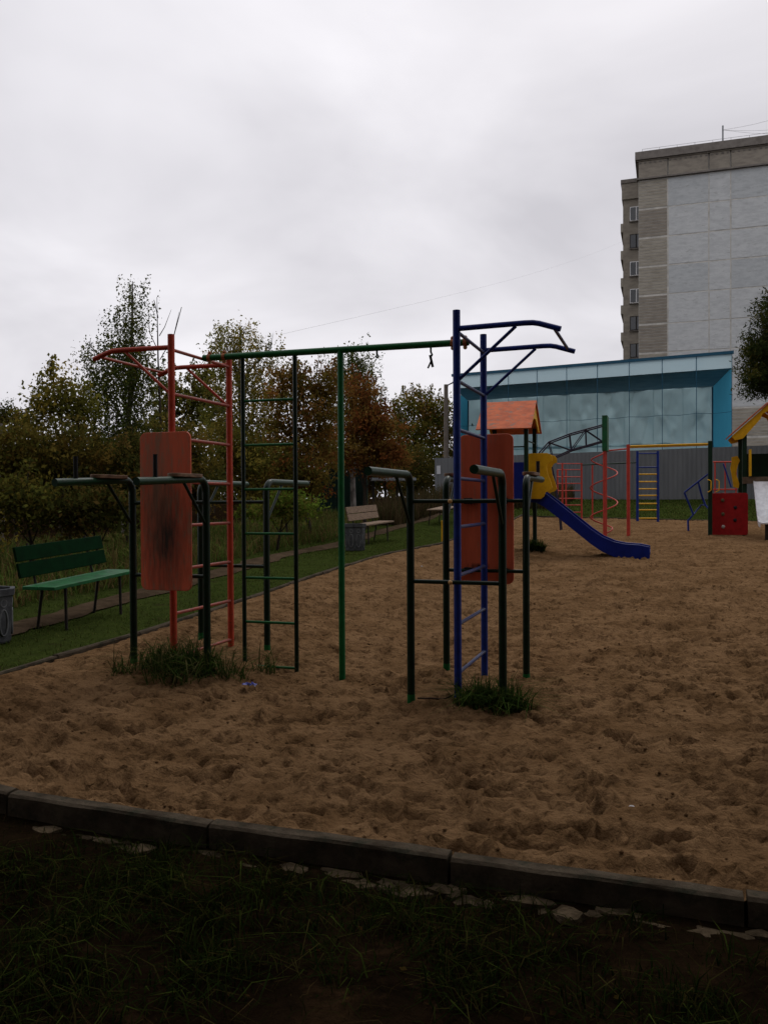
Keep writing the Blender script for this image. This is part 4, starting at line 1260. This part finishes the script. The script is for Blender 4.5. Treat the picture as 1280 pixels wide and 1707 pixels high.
# ================================================================== APARTMENT BLOCK
CB = np.array((24.8, 82.0))
apt = thing('apartment_block', 'tall concrete panel apartment block with windowless grey end wall', 'apartment block', (*CB, 1.5))
FLH = 2.79; ZTOP = 32.45
cols_t = [0, 2.75, 6.43, 8.33, 12.1, 15.9, 19.7]
core = MB().box((*(CB + V2 * 9.85 + U2 * 9.06), 17.0), (19.6, 18.0, 31.0), V3, U3)
part(apt, 'wall_core', core, M['joint'])
nrow = 11
for r_ in range(nrow):
    z1_ = ZTOP - r_ * FLH; z0_ = z1_ - FLH
    if z0_ < 1.4:
        break
    for c_ in range(len(cols_t) - 1):
        a_, b_ = cols_t[c_], cols_t[c_ + 1]
        low = z1_ < 10.5
        if c_ == 0 or low:
            m = MB()
            nr = 9; w_ = b_ - a_ - .16; hh = FLH - .16
            for k in range(nr):                     # ribs cast in the panel
                zc = z0_ + .08 + hh * (k + .5) / nr
                q = CB + V2 * ((a_ + b_) / 2) + U2 * .15
                m.box((q[0], q[1], zc), (w_, .24, hh / nr - .05), V3, U3)
            q = CB + V2 * ((a_ + b_) / 2) + U2 * .20
            m.box((q[0], q[1], (z0_ + z1_) / 2), (w_ - .02, .24, hh - .01), V3, U3)
            part(apt, 'ribbed_panel', m, M['pan_brown'] if (r_ in (1, 4, 5)) else M['pan_beige'])
        else:
            q = CB + V2 * ((a_ + b_) / 2) + U2 * (.155 + random.uniform(-.012, .012))
            part(apt, 'wall_panel', MB().box((q[0], q[1], (z0_ + z1_) / 2), (b_ - a_ - random.uniform(.07, .18), .24, FLH - random.uniform(.05, .16)), V3, U3),
                 M['pan_grey2'] if (c_, r_) in ((1, 0), (1, 3), (3, 3), (3, 0)) else M['pan_grey'], bevel=.01)
for c_ in range(len(cols_t) - 1):                   # parapet storey
    a_, b_ = cols_t[c_], cols_t[c_ + 1]
    q = CB + V2 * ((a_ + b_) / 2) + U2 * .02
    pp_ = part(apt, 'parapet_panel', MB().box((q[0], q[1], ZTOP + .98), (b_ - a_ - .14, .34, 1.60), V3, U3), M['pan_brown'], bevel=.01)
    m = MB(); n_ = max(2, int((b_ - a_) / .42))
    for k in range(n_):
        qq = CB + V2 * (a_ + (b_ - a_) * (k + .5) / n_) - U2 * .17
        m.box((qq[0], qq[1], ZTOP + 1.60), (.20, .06, .14), V3, U3)
    part(apt, 'dentils', m, M['parapet'], pp_)['kind'] = 'stuff'
q = CB + V2 * 9.85 + U2 * 9.0
part(apt, 'ledge', MB().box((*(CB + V2 * 9.85 + U2 * .1), ZTOP + .10), (19.9, .70, .16), V3, U3), M['parapet'])
part(apt, 'roof_cap', MB().box((q[0], q[1], ZTOP + 2.25), (20.2, 18.9, .78), V3, U3), M['parapet'], bevel=.03)
part(apt, 'roof_cap', MB().box((q[0], q[1], ZTOP + 1.83), (19.9, 18.5, .12), V3, U3), M['pan_brown'])
part(apt, 'wall_core', MB().box((q[0], q[1] , ZTOP + 1.0), (19.5, 17.8, 1.65), V3, U3), M['joint'])
# projecting bay with windows
BY = 4.2
bq = CB + U2 * BY - V2 * .55
part(apt, 'bay_wall', MB().box((*(CB + U2 * (BY + 3.1) - V2 * .70), 17.3), (1.8, 6.0, 33.0), V3, U3), M['pan_brown'])
part(apt, 'bay_cap', MB().box((*(CB + U2 * (BY + 3.0) - V2 * .76), 34.0), (2.1, 6.5, .40), V3, U3), M['parapet'], bevel=.03)
part(apt, 'bay_cap', MB().box((*(CB + U2 * (BY + 3.0) - V2 * .72), 33.0), (1.98, 6.3, 1.6), V3, U3), M['pan_brown'], bevel=.03)
for r_ in range(0, 10):
    z1_ = ZTOP - r_ * FLH - 1.0
    if z1_ - 2 < 3:
        break
    zc = z1_ - .75
    q = CB + U2 * (BY + .08) - V2 * .30
    fr = part(apt, 'window', MB().box((q[0], q[1], zc), (1.26, .10, 1.45), V3, U3), M['wframe'] if r_ not in (1, 4, 5) else M['iron'], bevel=.01)
    for s in (-.31, .31):
        qq = CB + U2 * (BY + .02) - V2 * (.30 - s)
        part(apt, 'pane', MB().box((qq[0], qq[1], zc), (.50, .04, 1.28), V3, U3), M['pane'], fr)
    qq = CB + U2 * (BY - .06) - V2 * .30
    part(apt, 'sill', MB().box((qq[0], qq[1], zc - .80), (1.4, .2, .08), V3, U3), M['parapet'], fr)
    qq = CB + U2 * (BY + 2.6) - V2 * 1.68
    part(apt, 'balcony_slab', MB().box((qq[0], qq[1], zc - 1.25), (.35, 4.6, .9), V3, U3), M['pan_beige'], bevel=.02)
# roof rail, mast and aerial wires
rl = MB(); zr = ZTOP + 2.64
rp_ = [CB + V2 * t + U2 * .5 for t in np.arange(.4, 19.7, 1.6)]
for a_ in rp_:
    rl.tube([(*a_, zr), (*a_, zr + .55)], .018, 5)
rl.tube([(*rp_[0], zr + .55), (*rp_[-1], zr + .55)], .018, 5)
part(apt, 'roof_railing', rl, M['galv'])
mq = CB + V2 * 7.7 + U2 * .8
mast = part(apt, 'aerial_mast', MB().tube([(*mq, zr - .1), (*mq, zr + 1.9)], .085, 8), M['galv'])
for dx, dz in ((9, 1.0), (9, .2), (9, 3.0)):
    e_ = mq + V2 * dx
    part(apt, 'aerial_wire', MB().tube([(*lerp(mq, e_, t), zr + 1.5 + (dz - 1.2) * t - .5 * math.sin(math.pi * t)) for t in np.linspace(0, 1, 8)], .012, 4, caps=False), M['wire'], mast)

# unseen block, added behind the camera to cut sky light on the near ground
blk = thing('apartment_block', 'unseen long block added behind the verge to shade the near ground', 'apartment block', (0, -7.0, -.15))
part(blk, 'wall', MB().box((0, -13.2, 13.5), (70, 12, 27.6)), M['blockwall'])
part(blk, 'roof_cap', MB().box((0, -13.2, 27.55), (71, 13, .5)), M['parapet'])
wme = MB().box((0, 0, 0), (1.7, .12, 1.5)).mesh('window')
pme = MB().box((0, .05, 0), (1.5, .06, 1.3)).mesh('pane')
for i in range(9):
    for j in range(11):
        ob = link('window', wme, M['wframe'], blk); ob.location = (-30 + 6.0 * j, -.19, 2.0 + 2.8 * i)
        o2 = link('pane', pme, M['pane'], ob); o2.location = (0, .03, 0)

# ================================================================== FAR FURNITURE, POLES, WIRES
def pole(name, label, p, h, r, mt, cat='pole'):
    root = thing(name, label, cat, p)
    part(root, 'shaft', MB().tube([p + (0, 0, -.3), p + (0, 0, h * .5), p + (0, 0, h)], [r, r * .85, r * .68], 10), mt)
    return root
pp = W(744, 836, 44); pp[2] = gz(pp[0], pp[1])
up = pole('utility_pole', 'grey utility pole standing behind the end of the fence', pp, W(748, 641, 44)[2] - pp[2], .16, M['pole'])
tq = W(748, 645, 44)
part(up, 'lamp_arm', MB().tube([(pp[0], pp[1], tq[2] - .3), (pp[0] + .1, pp[1], tq[2] + .1), (pp[0] + .4, pp[1] - .2, tq[2] + .22)], .04, 6), M['iron'])
part(up, 'lamp_head', MB().ball((pp[0] + .5, pp[1] - .3, tq[2] + .2), .13, 8, 5, (1.6, 1, .5)), M['iron'])
pl = W(2, 830, 21); pl[2] = gz(pl[0], pl[1])
lp = pole('street_lamp', 'pale concrete lamp pole with small white lamp head among the bushes', pl, W(2, 706, 21)[2] - pl[2], .09, M['pole'], 'street lamp')
a_, b_ = W(6, 748, 20.9), W(25, 738, 20.8)
part(lp, 'lamp_arm', MB().tube([W(2, 750, 21), a_, lerp(a_, b_, .5)], .022, 6), M['galv'])
part(lp, 'lamp_head', MB().tube([lerp(a_, b_, .3), lerp(a_, b_, .75), b_], [.03, .06, .045], 8), M['wframe'])

gq = W(572, 815, 31); gq[2] = gz(gq[0], gq[1])
gar = thing('waste_container', 'dark green metal container half hidden by brown weeds', 'container', gq)
zt = W(572, 784, 31)[2]
c1_, c2_ = W(529, 800, 31), W(612, 800, 31)
part(gar, 'body', MB().box(((c1_[0] + c2_[0]) / 2, 31.6, (gq[2] + zt) / 2), (c2_[0] - c1_[0], 1.2, zt - gq[2])), M['garage'], bevel=.02)
for k in range(7):
    x_ = c1_[0] + (c2_[0] - c1_[0]) * (k + .5) / 7
    part(gar, 'rib', MB().box((x_, 30.98, (gq[2] + zt) / 2), (.05, .05, zt - gq[2] - .1)), M['garage'])
part(gar, 'lid', MB().box(((c1_[0] + c2_[0]) / 2, 31.6, zt + .03), (c2_[0] - c1_[0] + .1, 1.3, .05)), M['garage'])
for px in (541, 577):
    q = W(px, 786, 30.9); part(gar, 'white_tag', MB().ball(q, .04, 8, 5), M['scrap'])
tq = W(652, 812, 30); tq[2] = gz(tq[0], tq[1])
tab = thing('outdoor_table', 'pale flat-topped table standing beyond the brown weeds', 'table', tq)
zt = W(652, 799, 30)[2]
for k in range(3):
    a_ = W(616 + 26 * k, 799, 30); b_ = W(616 + 26 * (k + 1), 799, 30)
    part(tab, 'top_slab', MB().box(((a_[0] + b_[0]) / 2, 30.4, zt), (b_[0] - a_[0] - .02, .9, .10)), M['slab'], bevel=.01)
for px in (622, 642, 662, 688):
    a_ = W(px, 800, 30)
    part(tab, 'leg', MB().tube([(a_[0], 30.3, gz(a_[0], 30.3) - .1), (a_[0], 30.3, zt)], .045, 8), M['iron'])

wa = W(1041, 401, 86); wb_ = W(470, 557, 27)
solo('overhead_wire', MB().tube([lerp(wa, wb_, t) - np.array((0, 0, .5)) * math.sin(math.pi * t) for t in np.linspace(0, 1, 24)], .0028, 4, caps=False), M['galv'],
     'thin overhead wire running from the birch to the tall block', 'wire', wa)

# ================================================================== TREES AND SHRUBS
def leaf_quads(P, size, vert=0.0, asp=.55):
    n = len(P)
    a = RNG.normal(size=(n, 3)); a[:, 2] = a[:, 2] * (1 - vert) - vert * 1.6
    a /= np.linalg.norm(a, axis=1)[:, None]
    b = RNG.normal(size=(n, 3)); b -= a * (a * b).sum(1)[:, None]
    b /= (np.linalg.norm(b, axis=1)[:, None] + 1e-6)
    s = (size * (.35 + 1.2 * RNG.random(n)))[:, None]
    V = np.stack([P - a * s * .5, P + b * s * asp * .5 - a * s * .05, P + a * s * .5, P - b * s * asp * .5 - a * s * .05], 1).reshape(-1, 3)
    i = np.arange(n) * 4
    return V, np.stack([i, i + 1, i + 2, i + 3], 1)

def plant(name, label, cat, base_px, d, lobes, cols, size, dens=1.0, droop=0.0, bark='bark', trunk_r=.09, group=None, base=None, spread=.16, asp=.55, shoots=0):
    """lobes: (px, py, rx_px, ry_px[, depth offset]) at distance d"""
    k = d / F_PX
    if base is None:
        b = W(base_px, 850, d); base = np.array((b[0], b[1], gz(b[0], b[1])))
    root = thing(name, label, cat, base, group)
    tm = MB(); LP = []; LC = []
    cols = np.array(cols)
    top = min(l[1] - l[3] for l in lobes)
    ztop = W(lobes[0][0], top, d)[2]
    C = [(W(l[0], l[1], d) + np.array((0, l[4] if len(l) > 4 else 0, 0)), l[2] * k, l[3] * k) for l in lobes]
    # trunk towards the highest lobe
    hi = max(C, key=lambda c: c[0][2])
    tip = hi[0] + np.array((0, 0, hi[2] * .35))
    tp = []
    for i in range(8):
        t = i / 7
        q = lerp(base - np.array((0, 0, .2)), tip, t) + np.array((math.sin(t * 5 + d) * .06, math.cos(t * 4) * .05, 0)) * (tip[2] - base[2]) * .15
        tp.append(q)
    tm.tube(tp, [trunk_r * (1 - .88 * i / 7) for i in range(8)], 7)
    for (c, rx, rz) in C:
        t = np.clip((c[2] - rz * .5 - base[2]) / max(tip[2] - base[2], .1), .08, .9) * .85
        s = tp[min(int(t * 7), 6)]
        mid = lerp(s, c, .5) + np.array((0, 0, .12 * rz))
        lr = trunk_r * .38
        tm.tube([s, mid, c], [lr, lr * .7, lr * .35], 5)
        area = rx * rz
        n = int(dens * 5600 * area / (size / .08) ** 2 * 1.0) + 60
        ncl = max(9, int(n / 64))
        dirs = RNG.normal(size=(ncl, 3)); dirs /= np.linalg.norm(dirs, axis=1)[:, None]
        rad = RNG.random(ncl) ** .42 * (.78 + .38 * RNG.random(ncl))
        cc = c + dirs * rad[:, None] * np.array((rx, (rx + rz) * .5, rz))
        hue = cols[RNG.integers(0, len(cols), ncl)] * (.65 + .7 * RNG.random(ncl))[:, None]
        for j in range(ncl):
            if j % 3 == 0:
                tm.tube([c + (cc[j] - c) * .15, lerp(c, cc[j], .6) + np.array((0, 0, .05)), cc[j]], [lr * .3, lr * .2, lr * .08], 3, caps=False)
            m_ = max(6, int(n / ncl))
            if droop > 0:
                ns = 5
                st_ = cc[j] + RNG.normal(size=(ns, 3)) * spread * np.array((1, 1, .5))
                idx = RNG.integers(0, ns, m_)
                L_ = droop * (.5 + RNG.random(ns))
                tt = RNG.random(m_)
                pts_ = st_[idx] + np.stack([RNG.normal(size=m_) * .03, RNG.normal(size=m_) * .03, -tt * L_[idx]], 1)
            else:
                pts_ = cc[j] + RNG.normal(size=(m_, 3)) * spread * np.array((1, 1, .7))
            LP.append(pts_); LC.append(np.repeat(hue[j][None, :], m_, 0) * (.75 + .5 * RNG.random(m_))[:, None])
    for i in range(shoots):                         # upright leafy shoots breaking the outline
        c, rx, rz = C[i % len(C)]
        s = c + np.array((random.uniform(-.8, .8) * rx, random.uniform(-.5, .5) * rx, rz * .4))
        e_ = s + np.array((random.uniform(-.25, .25), 0, random.uniform(.8, 1.2))) * rz * .95
        tm.tube([s, lerp(s, e_, .5), e_], [.012, .009, .004], 4)
        m_ = 70
        tt = RNG.random(m_)
        pts_ = s[None, :] + (e_ - s)[None, :] * tt[:, None] + RNG.normal(size=(m_, 3)) * np.array((.09, .09, .03)) * (1.1 - .6 * tt)[:, None]
        LP.append(pts_); LC.append(cols[RNG.integers(0, len(cols), m_)] * (.8 + .4 * RNG.random(m_))[:, None])
    P = np.concatenate(LP); Cc = np.concatenate(LC) * np.array((2.75, 2.6, 1.7))
    V, Fq = leaf_quads(P, size, vert=.5 if droop > 0 else 0, asp=asp)
    part(root, 'trunk', tm, M[bark])
    big_mesh('crown', V, Fq, M['leaf'], parent=root, loc=base, tint=Cc)
    return root

BIRCH = [(.026, .036, .013), (.020, .030, .011), (.042, .044, .015), (.034, .040, .013)]
BIRCHY = [(.085, .080, .022), (.060, .062, .020), (.045, .050, .018), (.11, .085, .025)]
OLIVE = [(.050, .052, .016), (.038, .042, .013), (.070, .060, .018)]
RUST = [(.075, .042, .017), (.062, .042, .016), (.055, .045, .016), (.088, .044, .018)]
REDD = [(.072, .026, .013), (.055, .020, .011), (.080, .036, .015), (.045, .022, .011)]
DARK = [(.026, .028, .011), (.036, .032, .012), (.042, .030, .013), (.022, .026, .010)]
BROWN = [(.060, .042, .015), (.050, .042, .014), (.064, .052, .017), (.040, .038, .013)]
S = .085
plant('birch_tree', 'tall dark birch with drooping twigs behind the orange pull-up arms', 'tree', 208, 23, [(221, 478, 13, 24), (222, 505, 18, 26), (208, 548, 36, 42), (150, 575, 22, 18), (205, 610, 52, 55), (165, 640, 40, 55), (225, 690, 50, 70), (180, 720, 50, 60), (232, 595, 22, 50)],
      BIRCH, .068, .85, .95, 'birch', .11, spread=.22)
plant('birch_tree', 'yellowing birch with hanging twigs behind the green ladder', 'tree', 405, 26, [(402, 552, 42, 28), (375, 570, 30, 35), (452, 580, 28, 28), (395, 620, 50, 45), (440, 640, 40, 45), (375, 680, 45, 50), (430, 710, 50, 50)],
      BIRCHY, .072, .80, .85, 'birch', .11, spread=.22)
plant('birch_tree', 'dark birch with hanging twigs rising above the rust-red bush', 'tree', 592, 29, [(585, 588, 36, 20), (600, 610, 30, 38), (560, 605, 18, 22), (588, 650, 46, 40), (560, 690, 50, 40), (610, 680, 35, 45)],
      BIRCH, .075, .85, .85, 'birch', .11, spread=.22)
plant('young_maple', 'young maple with upright shoots beside the tall dark birch', 'tree', 100, 18, [(105, 640, 26, 30), (75, 665, 26, 30), (110, 690, 40, 40), (140, 690, 30, 45), (60, 700, 30, 35)],
      [(.060, .062, .018), (.045, .048, .015), (.085, .070, .02)], .085, .75, 0, 'bark', .05, shoots=10)
plant('rust_bush', 'rust-brown bush behind the green climbing pole', 'bush', 520, 21, [(500, 650, 40, 45), (530, 690, 50, 50), (480, 710, 45, 50), (530, 750, 60, 45), (545, 640, 30, 35), (470, 640, 28, 30)],
      RUST + BROWN[:2], .08, .95, 0, 'bark', .06, shoots=8, spread=.14)
plant('red_bush', 'dark red autumn bush under the third birch', 'bush', 610, 24, [(610, 690, 40, 40), (625, 730, 50, 45), (585, 745, 50, 45), (640, 760, 45, 40), (600, 650, 30, 30), (640, 700, 22, 28)],
      REDD + RUST[:2], .08, 1.0, 0, 'bark', .06, shoots=5, spread=.14)
plant('autumn_bush', 'tall orange-tipped bush beside the grey utility pole', 'bush', 695, 50, [(690, 670, 30, 24), (715, 685, 30, 30), (660, 700, 26, 24), (700, 715, 48, 36), (735, 690, 20, 34), (660, 740, 46, 40), (715, 760, 46, 46), (650, 780, 40, 35), (748, 740, 20, 50)],
      OLIVE + RUST[:1] + BROWN[:1], .14, 1.1, 0, 'bark', .12, shoots=12, spread=.28)
for (lb_, bp_, d, lob, cl) in [
    ('brown wild shrub growing round the lamp pole', 30, 15, [(20, 735, 40, 40), (60, 760, 45, 45), (10, 790, 40, 45), (45, 815, 50, 40)], BROWN + OLIVE[:1]),
    ('brown and dark tangled shrub below the young maple', 120, 15.5, [(110, 745, 45, 40), (150, 770, 45, 45), (95, 795, 50, 45), (150, 830, 50, 40)], BROWN + DARK),
    ('dark shrub in front of the tall birch trunk', 215, 16, [(205, 770, 45, 45), (245, 790, 45, 50), (190, 820, 50, 40), (240, 840, 45, 35)], DARK + BROWN[:1]),
    ('dark brown shrub behind the orange wall bars', 300, 17, [(290, 740, 45, 50), (330, 770, 45, 45), (285, 800, 50, 45), (330, 820, 50, 40)], DARK + BROWN),
    ('olive brown shrub at the foot of the yellowing birch', 390, 19, [(375, 750, 45, 40), (420, 770, 45, 45), (375, 800, 50, 40), (425, 810, 45, 35)], BROWN + OLIVE),
    ('reddish brown shrub behind the hanging green ladder', 480, 20, [(465, 770, 40, 40), (505, 790, 42, 35), (455, 805, 45, 35), (520, 810, 35, 25)], BROWN + REDD[:1]),
    ('low olive shrub behind the concrete bin of the green bench', 60, 12.5, [(40, 830, 45, 45), (80, 850, 45, 40), (0, 855, 40, 45)], OLIVE + DARK),
    ('low almost black shrub behind the green bench back', 170, 12.5, [(150, 850, 45, 40), (195, 860, 45, 40), (120, 865, 40, 35)], DARK),
    ('green leafy weed bush between the path and the thicket', 460, 17, [(440, 850, 45, 20), (500, 850, 40, 20), (475, 838, 30, 18)], [(.045, .070, .015), (.06, .06, .02)]),
    ('dark thicket shrub under the olive trees', 280, 27, [(250, 770, 50, 40), (310, 780, 50, 40), (280, 815, 60, 35)], DARK + BROWN),
    ('dark thicket shrub between the two paler birches', 460, 28, [(430, 770, 50, 40), (490, 775, 50, 40), (460, 812, 60, 35)], DARK + BROWN),
    ('dark red thicket shrub above the green container', 590, 33.5, [(560, 775, 45, 35), (610, 770, 45, 35), (640, 790, 40, 30), (590, 800, 50, 30)], DARK + REDD),
    ('dark thicket shrub behind the pale table', 690, 46, [(670, 795, 40, 30), (705, 800, 40, 30), (690, 770, 40, 30)], DARK + BROWN),
    ('dark thicket shrub far behind the tall birch', 130, 26, [(90, 770, 50, 40), (150, 760, 55, 45), (200, 780, 50, 45), (120, 810, 60, 40)], DARK + BROWN),
    ('dark thicket shrub far behind the lamp pole', 20, 27, [(0, 770, 45, 40), (50, 780, 45, 40), (30, 815, 50, 35)], DARK + BROWN),
]:
    plant('wild_shrub', lb_, 'shrub', bp_, d, lob, cl, .075 if d < 22 else .10, 1.15, 0, 'bark', .035, group='wild shrubs of the thicket', spread=.13 if d < 22 else .18, shoots=3)
plant('dark_tree', 'distant dark tree behind the lamp pole', 'tree', 10, 36, [(5, 690, 26, 22), (30, 705, 32, 26), (-10, 720, 30, 34), (40, 740, 36, 30)], DARK, .11, 1.1, 0, 'bark', .1, spread=.2)
for (lb_, bp_, d, lob) in [('olive leafy tree behind the orange wall bars', 300, 30, [(285, 640, 35, 45), (310, 690, 40, 50), (265, 700, 40, 45), (330, 650, 30, 40)]), ('olive leafy tree crowding the yellowing birch trunk', 355, 31, [(350, 680, 35, 50), (345, 620, 22, 30), (370, 730, 40, 40)])]:
    plant('dark_tree', lb_, 'tree', bp_, d, lob, OLIVE + DARK[:1], .10, .95, .2, 'bark', .1, group='olive trees between the birches', spread=.2)
# bare twigs
bq_ = W(268, 850, 22.5); bq_[2] = gz(bq_[0], bq_[1])
bt = thing('bare_sapling', 'leafless sapling with thin upright twigs beside the tall birch', 'tree', bq_)
part(bt, 'trunk', MB().tube([bq_ + (0, 0, -.2), W(268, 700, 22.5), W(264, 600, 22.5), W(262, 495, 22.5)], [.05, .035, .022, .006], 6), M['bark'])
for pts_ in ([(266, 560), (275, 545), (286, 516)], [(264, 585), (250, 555), (246, 505)], [(267, 600), (290, 560), (299, 520)], [(264, 530), (257, 500)], [(290, 560), (303, 512)], [(266, 640), (240, 590), (236, 560)]):
    part(bt, 'twig', MB().tube([W(a, b, 22.5) for a, b in pts_], [.014, .010, .004][:len(pts_)], 5), M['bark'])
# dark conifer at the play house
plant('conifer_tree', 'dark bushy conifer beside the tall block', 'tree', 1305, 30, [(1290, 520, 36, 40), (1300, 570, 62, 45), (1280, 600, 46, 40), (1305, 630, 78, 34), (1275, 640, 36, 24), (1330, 560, 60, 60)],
      [(.014, .020, .008), (.010, .015, .007), (.028, .028, .010)], .13, 2.6, 0, 'bark', .12, spread=.16, asp=.28, shoots=14)

# far wood closing the horizon
P_ = []; C_ = []
for i in range(46):
    px = random.uniform(-250, 1500); d = random.uniform(120, 150)
    c = W(px, random.uniform(812, 828), d)
    n_ = 420
    P_.append(c + RNG.normal(size=(n_, 3)) * np.array((4.5, 3, 1.8)))
    C_.append(np.repeat(np.array(random.choice(DARK + BROWN))[None, :], n_, 0) * (.7 + .6 * RNG.random(n_))[:, None])
P_ = np.concatenate(P_); V_, F_ = leaf_quads(P_, .9)
fw = big_mesh('far_wood', V_, F_, M['leaf'], tint=np.concatenate(C_))
fw['kind'] = 'stuff'; fw['label'] = 'distant dark wood along the horizon'; fw['category'] = 'wood'

# unseen tree, added so its crown over the camera darkens the near ground
tb_ = np.array((-2.6, -2.2, gz(-2.6, -2.2) - .12))
ot = thing('shade_tree', 'unseen broad leafy tree added overhead to shade the near verge', 'tree', tb_)
tm = MB().tube([tb_ + (0, 0, -.2), tb_ + (.05, 0, 1.5), tb_ + (.2, .1, 3.5), tb_ + (.6, .3, 6.5)], [.24, .19, .15, .06], 9)
LP = []
for i in range(60):
    c = np.array((random.uniform(-5.5, 5.5), random.uniform(-5.0, 3.2), random.uniform(5.2, 9.5)))
    tm.tube([tb_ + (.2, .1, 3.2 + 2 * random.random()), lerp(tb_ + (.3, .2, 4.5), c, .5) + np.array((0, 0, .3)), c], [.07, .045, .015], 5)
    LP.append(c + RNG.normal(size=(420, 3)) * np.array((.62, .55, .40)))
P_ = np.concatenate(LP); P_ = P_[P_[:, 2] - 1.5 > .92 * np.maximum(P_[:, 1], 0) + .8]
V_, F_ = leaf_quads(P_, .20, asp=.7)
part(ot, 'trunk', tm, M['bark'])
big_mesh('crown', V_, F_, M['leaf'], parent=ot, loc=tb_, tint=np.array(OLIVE + BIRCH)[RNG.integers(0, 7, len(P_))])
